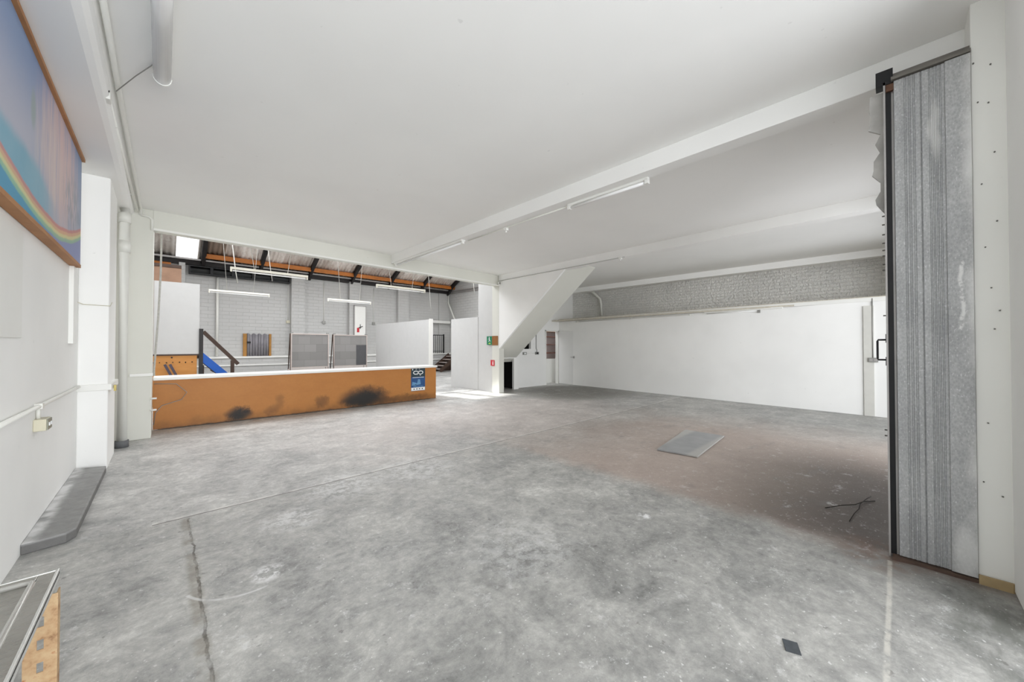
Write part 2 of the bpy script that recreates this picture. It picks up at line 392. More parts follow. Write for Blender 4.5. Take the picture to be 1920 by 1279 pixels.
# ------------------------------------------------------------------ mesh helpers
class MB:
    def __init__(s): s.b = bmesh.new()
    def box(s, x0, x1, y0, y1, z0, z1, M=None):
        vs = [s.b.verts.new(Vector(p) if M is None else M @ Vector(p)) for p in
              ((x0, y0, z0), (x1, y0, z0), (x1, y1, z0), (x0, y1, z0), (x0, y0, z1), (x1, y0, z1), (x1, y1, z1), (x0, y1, z1))]
        for f in ((0, 3, 2, 1), (4, 5, 6, 7), (0, 1, 5, 4), (1, 2, 6, 5), (2, 3, 7, 6), (3, 0, 4, 7)):
            s.b.faces.new([vs[i] for i in f])
        return s
    def extr(s, pts, vec):
        vec = Vector(vec); a = [s.b.verts.new(Vector(p)) for p in pts]; c = [s.b.verts.new(Vector(p) + vec) for p in pts]
        n = len(pts); s.b.faces.new(a); s.b.faces.new(c[::-1])
        for i in range(n): s.b.faces.new((a[i], c[i], c[(i + 1) % n], a[(i + 1) % n]))
        return s
    def prism(s, pts, z0, z1): return s.extr([(x, y, z0) for x, y in pts], (0, 0, z1 - z0))
    def bar(s, p, q, w, h, up=(0, 0, 1)):
        p = Vector(p); q = Vector(q); d = (q - p); L = d.length; d.normalize()
        u = Vector(up); r = d.cross(u)
        if r.length < 1e-4: r = d.cross(Vector((1, 0, 0)))
        r.normalize(); u = r.cross(d)
        pts = [p + r * a * w / 2 + u * b * h / 2 for a, b in ((-1, -1), (1, -1), (1, 1), (-1, 1))]
        return s.extr(pts, d * L)
    def tube(s, path, r, n=10, cap=True):
        path = [Vector(p) for p in path]; rings = []
        for i, p in enumerate(path):
            d = (path[min(i + 1, len(path) - 1)] - path[max(i - 1, 0)]).normalized()
            a = d.cross(Vector((0, 0, 1)))
            if a.length < 1e-3: a = d.cross(Vector((1, 0, 0)))
            a.normalize(); b = a.cross(d)
            if rings and (a.dot(pa) < 0): a = -a; b = -b
            pa = a
            rings.append([s.b.verts.new(p + a * r * math.cos(t) + b * r * math.sin(t)) for t in [2 * math.pi * k / n for k in range(n)]])
        for A, B in zip(rings, rings[1:]):
            for k in range(n): s.b.faces.new((A[k], A[(k + 1) % n], B[(k + 1) % n], B[k])).smooth = True
        if cap: s.b.faces.new(rings[0][::-1]); s.b.faces.new(rings[-1])
        return s
    def ring(s, c, rx, rz, t, y0, y1, n=28):
        """flat elliptical ring standing in the XZ plane"""
        vs = []
        for k in range(n):
            a = 2 * math.pi * k / n
            for q in (1, 0):
                for yy in (y0, y1):
                    vs.append(s.b.verts.new((c[0] + (rx - t * (1 - q)) * math.cos(a), yy, c[1] + (rz - t * (1 - q)) * math.sin(a))))
        for k in range(n):
            i = 4 * k; j = 4 * ((k + 1) % n)
            for a, b in ((0, 1), (1, 3), (3, 2), (2, 0)): s.b.faces.new((vs[i + a], vs[j + a], vs[j + b], vs[i + b]))
        return s
    def build(s, name, mat, parent=None, bevel=0, seg=2):
        b = s.b; bmesh.ops.recalc_face_normals(b, faces=b.faces)
        if parent is None:
            xs = [v.co.x for v in b.verts]; ys = [v.co.y for v in b.verts]; zs = [v.co.z for v in b.verts]
            o0 = Vector(((min(xs) + max(xs)) / 2, (min(ys) + max(ys)) / 2, min(zs)))
        else:
            o0 = Vector(parent.get('_o', (0, 0, 0)))
        bmesh.ops.translate(b, verts=b.verts, vec=-o0)
        me = bpy.data.meshes.new(name); b.to_mesh(me); b.free()
        o = bpy.data.objects.new(name, me); COL.objects.link(o)
        if mat: me.materials.append(mat)
        if parent is None: o.location = o0
        else: o.parent = parent
        o['_o'] = tuple(o0)
        if bevel:
            m = o.modifiers.new('bevel', 'BEVEL'); m.width = bevel; m.segments = seg; m.limit_method = 'ANGLE'
        return o

def thing(name, loc, label, cat, group=None):
    o = bpy.data.objects.new(name, None); o.empty_display_size = .1; COL.objects.link(o); o.location = loc; o['_o'] = tuple(loc)
    o['label'] = label; o['category'] = cat
    if group: o['group'] = group
    return o
def tag(o, label, cat, group=None):
    o['label'] = label; o['category'] = cat
    if group: o['group'] = group
    return o
def struct(o, label=None):
    o['kind'] = 'structure'
    if label: o['label'] = label
    return o
def B(*a): return MB().box(*a)
def P(pts, z0, z1): return MB().prism(pts, z0, z1)

# ================================================================== SETTING
CZ = 3.58
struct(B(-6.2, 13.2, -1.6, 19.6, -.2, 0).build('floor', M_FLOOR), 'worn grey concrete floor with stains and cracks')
struct(P([(-.95, -.75), (12.1, -.75), (12.1, 9.05), (7.4, 9.05), (7.4, 8.62), (-.95, 8.32)], CZ, CZ + .2).build('ceiling', M_CEIL), 'white flat ceiling over the near hall')
# left wall, its bulkhead, buttress and pier
struct(B(-.95, -.70, -.75, 6.42, 0, CZ).build('wall_left', M_WALL), 'white left wall under the painting')
struct(B(-.95, -.60, 6.42, 8.05, 0, CZ).build('wall_left_recess', M_WALL), 'white wall recess behind the soil pipe')
g = MB()
prof = [(-.70, 3.43), (-.40, 3.43), (-.36, 3.445), (-.335, 3.48), (-.325, 3.54), (-.30, CZ), (-.70, CZ)]
g.extr([(x, -.5, z) for x, z in prof], (0, 8.55, 0))
struct(g.build('trim_1', M_CEIL), 'white rounded bulkhead along the top of the left wall')
struct(B(-.70, -.46, 6.40, 7.25, 0, 3.43).build('trim_2', M_WALL, bevel=.012), 'white buttress on the left wall')
struct(B(-.95, -.12, 8.05, 8.92, 0, CZ).build('wall_left_pier', M_PIER, bevel=.01), 'off white pier left of the counter opening')
# header over the wide opening, right column
hd = MB(); hd.prism([(-.12, 8.05), (7.42, 8.35), (7.42, 8.62), (-.12, 8.32)], 3.29, CZ)
struct(hd.build('trim_3', M_PIER), 'white header beam over the wide opening')
hc = MB(); hc.prism([(-.12, 8.02), (7.42, 8.32), (7.42, 8.355), (-.12, 8.055)], 3.262, 3.295)
struct(hc.build('trim_4', M_TRIM, bevel=.003), 'thin white strip along the bottom of the header')
struct(B(7.42, 7.62, 8.35, 8.68, 0, CZ).build('wall_back_column', M_PIER, bevel=.006), 'white column right of the wide opening')
struct(B(7.46, 7.60, 8.68, 9.42, 0, 5.6).build('wall_partition_tall', M_PANEL), 'tall white partition in sunlight behind the column')
struct(B(7.44, 7.60, 9.42, 10.95, 0, 2.38).build('wall_partition_low', M_PANEL, bevel=.006), 'lower white partition panel catching the sun')
# beams
struct(B(3.88, 4.06, -.5, 8.2, 3.39, CZ).build('trim_5', M_CEIL, bevel=.004), 'main white ceiling beam')
struct(P([(7.36, 8.3), (7.30, -.5), (7.52, -.5), (7.60, 8.3)], 3.40, CZ).build('trim_6', M_CEIL, bevel=.004), 'second white ceiling beam')
struct(P([(11.08, 8.9), (11.42, -.5), (11.62, -.5), (11.30, 8.9)], 3.42, CZ).build('trim_7', M_CEIL), 'third white ceiling beam beside the brick wall')
# sloping enclosure under the stair
def zs(y): return 2.455 + .815 * (7 - y)
ylow, yup = 8.66, 5.84
g = MB(); g.extr([(7.42, 8.36, CZ), (7.42, 8.36, zs(8.36)), (7.42, yup, zs(yup)), (7.42, yup, CZ)], (.06, 0, 0))
struct(g.build('wall_stair_side', M_WALL), 'white triangular side of the boxed in stair')
g = MB(); g.extr([(7.48, 8.9, zs(8.9)), (7.48, 5.65, zs(5.65)), (7.48, 5.65, zs(5.65) + .1), (7.48, 8.9, zs(8.9) + .1)], (1.03, 0, 0))
struct(g.build('wall_stair_soffit', M_PIER), 'white sloping soffit under the stair')
g = MB(); g.extr([(8.46, 8.9, zs(8.9)+.1), (8.46, 5.65, zs(5.65)+.1), (8.46, 5.65, CZ), (8.46, 8.9, CZ)], (.05, 0, 0))
struct(g.build('wall_stair_outer', M_PIER))
# wall under/behind the stair with cupboard opening
g = MB(); g.box(7.62, 7.78, 8.72, 8.80, 0, 1.2); g.box(7.78, 8.40, 8.72, 8.80, 1.03, 1.2); g.box(8.40, 8.62, 8.72, 8.80, 0, 1.2)
struct(g.build('wall_cupboard_front', M_WALL), 'white front of the cupboard under the stair')
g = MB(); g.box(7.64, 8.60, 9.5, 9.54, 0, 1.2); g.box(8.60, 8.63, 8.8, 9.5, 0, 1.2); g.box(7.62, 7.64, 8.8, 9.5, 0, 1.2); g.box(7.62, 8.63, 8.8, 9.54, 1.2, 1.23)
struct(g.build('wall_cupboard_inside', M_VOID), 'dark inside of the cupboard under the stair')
# back wall with the doorway
g = MB()
g.box(8.62, 9.05, 8.95, 9.05, 0, CZ); g.box(9.05, 9.46, 8.95, 9.05, 0, 1.33); g.box(9.05, 9.46, 8.95, 9.05, 1.80, CZ)
g.box(9.46, 10.24, 8.95, 9.05, 0, CZ); g.box(10.24, 10.98, 8.95, 9.05, 1.99, CZ); g.box(10.98, 12.1, 8.95, 9.05, 0, CZ)
g.box(7.62, 8.62, 8.95, 9.05, 1.25, CZ)
struct(g.build('wall_back', M_WALL), 'white back wall with the open doorway')
struct(B(8.80, 10.235, 8.915, 8.95, 0, 1.30).build('wall_back_panel', M_WALL, bevel=.003), 'white boxed lower panel below the sockets')
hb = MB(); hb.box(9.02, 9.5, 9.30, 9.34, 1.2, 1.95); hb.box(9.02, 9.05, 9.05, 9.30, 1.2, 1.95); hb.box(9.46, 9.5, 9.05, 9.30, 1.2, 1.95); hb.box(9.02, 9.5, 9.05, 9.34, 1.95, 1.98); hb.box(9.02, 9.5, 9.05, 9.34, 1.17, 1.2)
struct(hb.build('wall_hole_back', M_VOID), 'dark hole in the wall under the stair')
struct(B(9.06, 9.13, 9.0, 9.04, 1.33, 1.56).build('trim_8', M_PLY), 'bare timber edge in the wall hole')
g = MB(); g.box(10.22, 10.26, 8.92, 9.07, 0, 2.02); g.box(10.96, 11.0, 8.92, 9.07, 0, 2.02); g.box(10.22, 11.0, 8.92, 9.07, 1.98, 2.02)
struct(g.build('trim_9', M_TRIM), 'white door frame')
# open door leaf
door = MB().prism([(10.93, 8.88), (11.005, 8.13), (11.045, 8.135), (10.97, 8.885)], .01, 1.98).build('door_1', simple('white door paint', (226, 226, 224), .4, 0, .02, 4, .02), bevel=.003); struct(door, 'white flush door standing open against the right partition')
dh = MB(); dh.box(10.94, 10.985, 8.19, 8.215, .98, 1.06); dh.tube([(10.985, 8.2, 1.02), (10.93, 8.2, 1.02), (10.925, 8.32, 1.02)], .009, 8)
dh.build('door_handle', M_STEEL, door)
# right partition
RW = lambda y: 10.535 + (11.03 - 10.535) * y / 8.95
g = MB().prism([(RW(8.95), 8.95), (RW(-.5), -.5), (RW(-.5) + .1, -.5), (RW(8.95) + .1, 8.95)], 0, 2.44)
struct(g.build('wall_right', M_WALL), 'long white board partition on the right')
g = MB().prism([(RW(8.95) - .03, 8.95), (RW(-.5) - .03, -.5), (RW(-.5) + .14, -.5), (RW(8.95) + .14, 8.95)], 2.44, 2.456)
struct(g.build('trim_10', M_DUST), 'dusty timber cap along the top of the right partition')
g = MB().prism([(RW(8.95) - .025, 8.95), (RW(-.5) - .025, -.5), (RW(-.5), -.5), (RW(8.95), 8.95)], 2.36, 2.44)
struct(g.build('trim_11', M_TRIM), 'white fascia under the partition cap')
struct(B(10.53, 10.552, .315, .47, 0, 2.27).build('trim_12', simple('pale grey board', (205, 204, 198), .7), bevel=.002), 'pale grey vertical board on the right partition')
struct(B(11.9, 12.1, -.75, 9.05, 0, CZ).build('wall_right_upper', M_RUBBLE), 'rough whitewashed brick wall above the partition')
struct(B(10.6, 11.9, -.5, 8.95, 2.36, 2.40).build('trim_13', M_DUST), 'dusty ledge behind the partition cap')
# front wall (street side): the sliding door's pillar and a side with an unseen opening widened for daylight
struct(B(3.63, 3.95, -.62, -.335, 0, CZ).build('wall_front_pillar', M_PILLAR, bevel=.004), 'white pillar with screw holes beside the metal door')
struct(B(3.15, 3.63, -.72, -.465, 0, CZ).build('wall_front_jamb', M_WALL, bevel=.012), 'white jamb at the right edge')
g = MB(); g.box(3.95, 5.4, -.62, -.5, 0, CZ); g.box(5.4, 10.2, -.62, -.5, 3.2, CZ); g.box(10.2, 12.1, -.62, -.5, 0, CZ)
struct(g.build('wall_front', M_WALL))
struct(B(-.95, 12.1, -2.9, -.75, CZ, CZ + .1).build('added_sky_canopy', M_CEIL))  # unseen canopy added to keep high sky light off the near floor
struct(B(-.95, -.70, -1.2, -.75, 0, CZ).build('wall_front_left', M_WALL))
struct(B(-.70, 3.15, -.72, -.5, 3.42, CZ).build('wall_front_lintel', M_WALL))

# ---- sliding metal door
dr = MB()
yA, yB = .045, -.335
# fluted sheet profile in plan (x depth as a function of y)
prof = []
def fl(y, x): prof.append((x, y))
fl(.0, 3.645); fl(-.004, 3.625)
for yc in (-.055, -.075, -.095):
    fl(yc + .006, 3.625); fl(yc + .002, 3.629); fl(yc - .002, 3.629); fl(yc - .006, 3.625)
for yc in (-.128,):
    fl(yc + .006, 3.625); fl(yc + .001, 3.630); fl(yc - .003, 3.625)
for yc in (-.165, -.180, -.195, -.210):
    fl(yc + .005, 3.625); fl(yc + .002, 3.629); fl(yc - .002, 3.629); fl(yc - .005, 3.625)
fl(-.228, 3.625); fl(-.230, 3.612)
fl(-.333, 3.612); fl(-.333, 3.70); fl(.0, 3.70)
dr.prism(prof, .03, 3.27)
door2 = struct(dr.build('door_2', M_GALV), 'galvanised fluted sliding door leaf with white paint drips')
MB().box(3.655, 3.69, -.0, .012, .02, 3.27).box(3.640, 3.700, .038, .048, .0, 3.29).build('door_edge_channel', M_STEEL, door2)
MB().box(3.648, 3.70, .010, .040, .02, 3.28).build('rubber_seal', M_BLACK, door2)
MB().box(3.605, 3.73, -.335, .01, 3.275, 3.295).box(3.66, 3.72, -.335, .06, 3.30, 3.34).build('top_rail', simple('dirty grey rail', (120, 116, 110), .6, .3), door2)
MB().box(3.63, 3.70, -.02, .035, 3.215, 3.262).build('hanger_bracket', simple('dark rust', (104, 74, 58), .8, 0, .3, 30), door2)
MB().box(3.64, 3.72, -.0, .085, 3.27, 3.375).build('guide_block', M_BLACK, door2)
g = MB(); g.tube([(3.665, .046, 1.49), (3.665, .088, 1.49), (3.665, .092, 1.48), (3.665, .092, 1.36), (3.665, .088, 1.35), (3.665, .046, 1.35)], .006, 8)
g.box(3.655, 3.675, .044, .052, 1.47, 1.53); g.box(3.655, 3.675, .044, .052, 1.31, 1.37)
g.build('pull_handle', M_BLACK, door2)
g = MB()
for z in (2.36, 2.30, 2.23, 2.17, 2.12, 2.08, 2.02, 1.98, .86, .82, 1.66):
    g.tube([(3.668, .03, z), (3.668, .062, z)], .005, 6)
bo = g.build('bolt', M_SCREW, door2); bo['kind'] = 'stuff'
# torn insulation along the door edge
g = MB(); rnd = random.Random(3)
pts = []; z = 3.25
top = []
while z > 2.38:
    w_ = .075 if 3.0 < z else rnd.choice((.06, .045, .065, .02))
    top.append((w_ + rnd.uniform(-.006, .006), z)); z -= rnd.uniform(.03, .07)
poly = [(3.70, .045, 3.25)] + [(3.70, .045 + a, b) for a, b in top] + [(3.70, .045, 2.38)]
g.extr(poly, (.02, 0, 0))
g.build('torn_edge_strip', simple('torn grey insulation', (190, 188, 184), .9, 0, .25, 7), door2)
# bottom mortar fillet under door
struct(MB().prism([(3.585, .03), (3.61, -.10), (3.60, -.24), (3.612, -.34), (3.72, -.34), (3.72, .03)], 0, .022).build('trim_14', simple('rust brown sill', (92, 74, 64), .8, 0, .3, 20)), 'rusty brown door sill')
struct(MB().prism([(3.606, -.335), (3.618, -.335), (3.622, -.47), (3.618, -.475), (3.606, -.46)], 0, .055).build('trim_15', simple('ochre stained plaster foot', (176, 154, 116), .8, 0, .2, 10)), 'ochre stained foot of the pillar')
# screws in the pillar
ORD = ['topmost one', 'second from the top', 'third from the top', 'fourth from the top', 'fifth from the top', 'sixth from the top', 'seventh from the top', 'eighth from the top', 'ninth from the top', 'tenth from the top', 'eleventh from the top', 'third from the bottom', 'lowest one', 'second from the bottom']
for i, (y_, z_) in enumerate(((-.345, 3.2), (-.41, 3.16), (-.36, 2.95), (-.40, 2.93), (-.42, 2.62), (-.37, 2.44), (-.425, 2.2), (-.38, 2.05), (-.40, 1.8), (-.43, 1.66), (-.41, 1.55), (-.38, .98), (-.43, .55), (-.36, .62))):
    s_ = MB().tube([(3.622, y_, z_), (3.632, y_, z_)], .004, 8).build('screw', M_SCREW)
    tag(s_, 'small grey screw head in the white pillar beside the metal door, ' + ORD[i], 'screw', 'screws in the white pillar')

# ================================================================== FAR HALL
EZ = 4.72; SL = .5
def rz(y): return 4.78 + (18.9 - y) * SL          # rear roof slope
RIDGE = 13.9
def rf(y): return rz(RIDGE) - (RIDGE - y) * .5      # front slope
struct(B(-6.2, 13.0, 18.95, 19.3, 0, EZ).build('wall_far', M_BRICK), 'white painted block wall at the far end')
struct(B(12.66, 12.70, 9.2, 10.1, 1.0, 2.8).build('window_12', M_ROOFLIGHT))  # added pane to go with the corridor fill lamp
struct(B(12.7, 13.0, 9.05, 19.0, 0, 8).build('wall_far_right', M_BRICK), 'white right wall of the far hall')
struct(B(-6.2, -6.0, 8.3, 19.3, 0, 8).build('wall_far_left', M_BRICK))
struct(B(-6.0, -.95, 8.3, 8.5, 0, 5.6).build('wall_far_front_left', M_BRICK))
g = MB(); g.prism([(-.95, 8.33), (7.42, 8.63), (12.8, 9.06), (12.8, 9.2), (7.42, 8.78), (-.95, 8.48)], CZ + .02, 5.0)
struct(g.build('wall_far_front', M_BRICK))
n_t = [2]
def pilaster(x0, x1, z0=1.0, z1=4.62, y0=18.72):
    struct(B(x0, x1, y0, 18.95, z0, z1).build('wall_far_pilaster', M_BRICK))
for a, b in ((.42, .60), (4.17, 4.72), (6.70, 7.22), (9.28, 9.92)): pilaster(a, b)
pilaster(11.95, 12.7, 1.0, 4.6, 18.86)
struct(B(-6, 12.7, 18.55, 18.95, 0, .93).build('trim_16', M_BRICK), 'white ledge along the foot of the far wall')
struct(B(-6, 12.7, 18.50, 18.95, .93, 1.0).build('trim_17', M_TRIM, bevel=.01), 'white coping on the far ledge')
struct(B(-6, 12.7, 18.50, 18.56, .62, .67).build('trim_18', M_TRIM), 'thin white rail on the far ledge')
# roof: corrugated sheets with rooflight openings
def corr_sheet(mb, x0, x1, ya, za, yb, zb, pitch=.15, amp=.022, per=8):
    n = max(2, int((x1 - x0) / pitch * per)); A = []; Bv = []
    nv = Vector((0, -(zb - za), yb - ya)).normalized()
    if nv.z < 0: nv = -nv
    for i in range(n + 1):
        x = x0 + (x1 - x0) * i / n; h = amp * math.cos(2 * math.pi * x / pitch)
        A.append(mb.b.verts.new(Vector((x, ya, za)) + nv * h)); Bv.append(mb.b.verts.new(Vector((x, yb, zb)) + nv * h))
    for i in range(n): mb.b.faces.new((A[i], A[i + 1], Bv[i + 1], Bv[i])).smooth = True
ROOFLIGHTS_R = [(.33, .95, 17.55, 18.86), (2.25, 3.75, 16.1, 17.25)]   # rear slope (x0,x1,y0,y1)
ROOFLIGHTS_R += [(5.6, 6.6, 14.6, 16.6), (9.2, 10.2, 14.6, 16.6)]
g = MB()
ylo, yhi = RIDGE, 19.2
xs = sorted({-6.0, 12.7} | {v for r in ROOFLIGHTS_R for v in r[:2]})
for a, b in zip(xs, xs[1:]):
    holes = [r for r in ROOFLIGHTS_R if r[0] <= a + 1e-6 and r[1] >= b - 1e-6]
    ys = [ylo] + [v for r in holes for v in (r[2], r[3])] + [yhi]
    for k in range(0, len(ys), 2):
        corr_sheet(g, a, b, ys[k], rz(ys[k]), ys[k + 1], rz(ys[k + 1]))
rr = g.build('ceiling_far_rear', M_SHEET); struct(rr, 'stained corrugated roof over the far hall')
so = rr.modifiers.new('thick', 'SOLIDIFY'); so.thickness = .012
for i, r in enumerate(ROOFLIGHTS_R):
    g = MB(); corr_sheet(g, r[0], r[1], r[2], rz(r[2]), r[3], rz(r[3]))
    struct(g.build('window_%d' % (i + 1), M_ROOFLIGHT), 'translucent rooflight in the corrugated roof')
g = MB(); FR = [(x, x + 1.6) for x in (-4.5, -1.5, 1.5, 4.5, 7.5, 10.2)]
xs = sorted({-6.0, 12.7} | {v for r in FR for v in r})
for a, b in zip(xs, xs[1:]):
    hole = any(r[0] <= a + 1e-6 and r[1] >= b - 1e-6 for r in FR)
    if hole: corr_sheet(g, a, b, 8.3, rf(8.3), 9.6, rf(9.6)); corr_sheet(g, a, b, 13.2, rf(13.2), RIDGE, rf(RIDGE))
    else: corr_sheet(g, a, b, 8.3, rf(8.3), RIDGE, rf(RIDGE))
rr = g.build('ceiling_far_front', M_SHEET); struct(rr)
so = rr.modifiers.new('thick', 'SOLIDIFY'); so.thickness = .012
for i, r in enumerate(FR):
    g = MB(); corr_sheet(g, r[0], r[1], 9.6, rf(9.6), 13.2, rf(13.2))
    struct(g.build('window_%d' % (i + 5), M_ROOFLIGHT))
struct(B(-6, 12.7, 18.60, 18.75, 4.74, 4.80).build('trim_19', M_STEEL), 'grey steel eaves channel')
struct(B(-6, 12.7, 18.76, 18.95, 4.58, 4.76).build('trim_20', M_RAFTER), 'black eaves board')
struct(B(1.15, 12.7, 18.30, 18.42, 4.815, 4.985).build('trim_21', M_PURLIN), 'orange timber purlin')
struct(B(-6, .2, 18.80, 18.90, 4.50, 4.62).build('trim_22', M_PURLIN))
for i, x in enumerate((1.12, 3.0, 4.9, 6.8, 8.75, 10.65, 12.5)):
    g = MB(); g.bar((x, 18.75, rz(18.75) - .12), (x, RIDGE, rz(RIDGE) - .12), .14, .16)
    g.bar((x, 18.80, 4.5), (x, 17.9, rz(17.9) - .14), .10, .07)
    struct(g.build('trim_%d' % (23 + i), M_RAFTER), 'black roof rafter')
# sloping verge cover on the right gable
g = MB(); g.bar((12.66, 18.9, 4.72), (12.66, 10, 4.62), .06, .05); g.bar((12.66, 18.9, 4.60), (12.66, 10, 4.50), .05, .05)
struct(g.build('trim_30', M_STEEL))
# black clerestory glazing below the eaves: five bays
cv = thing('louvre_strip', (2.42, 18.6, 4.22), 'black five bay louvre strip under the eaves of the far wall', 'louvre')
bw = (4.10 - .70) / 5
for k in range(5):
    x0 = .70 + bw * k
    g = MB(); g.box(x0, x0 + bw, 18.62, 18.9, 4.22, 4.26); g.box(x0, x0 + bw, 18.62, 18.9, 4.50, 4.54)
    g.box(x0, x0 + .045, 18.62, 18.9, 4.26, 4.50); g.box(x0 + bw - .045, x0 + bw, 18.62, 18.9, 4.26, 4.50)
    fr = g.build('louvre_frame', M_BLACK, cv)
    g = MB(); g.extr([(x0 + .045, 18.86, 4.28), (x0 + .045, 18.70, 4.42), (x0 + .045, 18.71, 4.43), (x0 + .045, 18.87, 4.29)], (bw - .09, 0, 0))
    g.build('louvre_blade', simple('dull grey blade', (96, 98, 98), .5, .3), fr)
    MB().box(x0 + .045, x0 + bw - .045, 18.88, 18.9, 4.26, 4.50).build('back_sheet', M_VOID, fr)

# door high on the far wall with a red tag
d3 = thing('loft_door', (7.16, 18.9, 1.0), 'white door panel with a red tag, high on the far wall', 'door')
MB().box(6.93, 7.48, 18.66, 18.70, 1.0, 3.42).build('door_panel', M_TRIM, d3)
MB().box(6.90, 6.935, 18.64, 18.72, 1.0, 3.46).box(7.478, 7.51, 18.64, 18.72, 1.0, 3.46).box(6.90, 7.51, 18.64, 18.72, 3.42, 3.46).build('door_frame', M_STEEL, d3)
g = MB(); g.bar((7.12, 18.63, 2.34), (7.32, 18.63, 2.42), .02, .03); g.bar((7.20, 18.63, 2.52), (7.20, 18.63, 2.30), .02, .02); g.build('latch', M_BLACK, d3)
MB().box(7.05, 7.15, 18.63, 18.66, 2.12, 2.34).build('red_tag', simple('red tag', (196, 40, 52), .5), d3)
d3['_'] = 0; del d3['_']

# corrugated hatch
hw = thing('corrugated_hatch', (2.93, 18.9, 1.0), 'corrugated iron hatch in a timber frame on the far wall', 'hatch')
for a_, b_ in ((2.44, 2.56), (3.36, 3.44)): B(a_, b_, 18.86, 18.95, 1.0, 1.95).build('frame_post', simple('hatch timber', (176, 128, 64), .6, 0, .2), hw)
g = MB(); n_ = 72; A = []; T = []
for i in range(n_ + 1):
    x = 2.56 + .80 * i / n_; y = 18.90 + .022 * math.cos(2 * math.pi * i / 9)
    A.append(g.b.verts.new((x, y, 1.0))); T.append(g.b.verts.new((x, y, 1.94 + .03 * math.sin(i * .35))))
for i in range(n_): g.b.faces.new((A[i], A[i + 1], T[i + 1], T[i])).smooth = True
co = g.build('corrugated_sheet', M_CORR, hw); so = co.modifiers.new('thick', 'SOLIDIFY'); so.thickness = .006
MB().box(2.56, 2.70, 18.84, 18.865, 1.55, 1.62).build('latch', M_BLACK, hw)

# vertical pipe and cable drop on the far wall
tag(MB().tube([(1.58, 18.87, 1.02), (1.58, 18.87, 4.20)], .045, 10).build('drainpipe', M_PLASTIC), 'white vertical drainpipe on the far wall left of the hatch', 'pipe')
g = MB().tube([(12.58, 18.8, 4.65), (12.58, 18.8, 4.05), (12.58, 17.95, 2.7), (12.58, 17.9, 1.0)], .05, 10)
tag(g.build('cranked_drainpipe', M_PLASTIC), 'white cranked drainpipe in the far right corner', 'pipe')
tag(B(11.05, 12.6, 18.62, 18.86, 2.78, 2.92).build('cross_beam', M_TRIM), 'short white horizontal beam above the railing in the far corner', 'beam')
# small switch boxes with vertical conduits on the far wall
for (x, z0, lab, m_) in ((4.08, 2.46, 'small brass coloured switch with its conduit, left of the first far pilaster', M_SOCKET), (5.58, 2.50, 'small grey switch with its conduit, between the two left pilasters', M_GREYPL), (8.0, 2.55, 'small grey switch with a bent conduit, right of the loft door', M_GREYPL)):
    t = thing('wall_switch', (x, 18.9, z0), lab, 'switch')
    MB().box(x - .07, x + .07, 18.88, 18.945, z0, z0 + .12).build('switch_plate', m_, t)
    MB().tube([(x, 18.93, z0 + .12), (x, 18.93, 4.45)], .015, 8).build('conduit', M_PLASTIC, t)

# raised office with plywood front
of = thing('raised_office_partition', (-1.2, 12.0, 0), 'white panelled partition over an orange plywood plinth, far left', 'partition')
g = MB()
for a, b in ((-3.0, -1.4), (-1.395, -.16), (-.155, .66)): g.box(a, b, 12.0, 12.06, 1.24, 2.98)
g.build('white_panel', M_PANEL, of)
g = MB(); g.box(-3.0, .62, 12.02, 12.07, 0, 1.21); g.build('plywood_panel', M_PLY, of)
MB().box(-3.0, .66, 11.99, 12.08, 1.205, 1.24).build('rail', M_DARKWOOD, of)
g = MB()
for i in range(8): g.tube([(-.28 + i * .115 + (.01 if i % 2 else 0), 12.0, 1.045 - (.012 if i % 3 == 0 else 0)), (-.28 + i * .115, 12.021, 1.045)], .012, 8)
g.tube([(.16, 12.0, 1.16), (.16, 12.021, 1.16)], .018, 8)
g.build('bolt_hole', M_BLACK, of)
MB().box(-3.0, .70, 12.1, 13.9, 1.12, 1.2).build('deck', M_DARKWOOD, of)
bx = thing('plywood_box_wall', (-1.0, 14.0, 1.2), 'brown plywood wall above the white panel, far left', 'partition')
MB().box(-3.0, .37, 14.0, 14.05, 1.2, 3.64).build('plywood_sheet', M_BROWNPLY, bx)
MB().box(-3.0, .37, 13.98, 14.06, 3.64, 3.72).build('cap', M_DARKWOOD, bx)
# short stair down from the deck
st = thing('timber_stair', (1.2, 12.4, 0), 'short timber stair with a blue side board and sloping handrail', 'stair')
MB().box(.655, .735, 11.97, 12.05, 0, 1.87).build('newel_post', M_NEWEL, st)
MB().box(1.29, 1.365, 11.97, 12.05, 0, 1.06).build('lower_post', M_DARKWOOD, st)
MB().bar((.735, 12.01, 1.80), (1.45, 12.01, .96), .05, .085).build('handrail', M_DARKWOOD, st)
g = MB(); g.extr([(.735, 11.99, 1.27), (.735, 11.99, 1.02), (1.70, 11.99, 0.0), (1.93, 11.99, 0.0)], (0, .035, 0)); g.build('stringer', M_BLUE, st)
for k in range(5): 
    MB().box(.72 + .22 * k, .96 + .22 * k, 12.03, 12.85, 1.02 - .22 * k - .03, 1.02 - .22 * k).build('tread', M_DARKWOOD, st)
g = MB(); g.extr([(.735, 12.86, 1.27), (.735, 12.86, 1.02), (1.70, 12.86, 0.0), (1.93, 12.86, 0.0)], (0, .035, 0)); g.build('stringer', M_DARKWOOD, st)
MB().box(.735, .76, 12.03, 12.86, 0, .95).build('back_board', M_DARKWOOD, st)
# two dark offcuts leaning behind the counter
for i, (x, lab) in enumerate(((.04, 'left of two short dark sticks leaning behind the counter'), (.13, 'right of two short dark sticks leaning behind the counter'))):
    o = MB().bar((x + .42, 11.6, .0), (x, 11.90, 1.0), .05, .03, (0, 1, 0)).build('leaning_stick', simple('dark offcut', (78, 70, 82), .6)); tag(o, lab, 'stick')

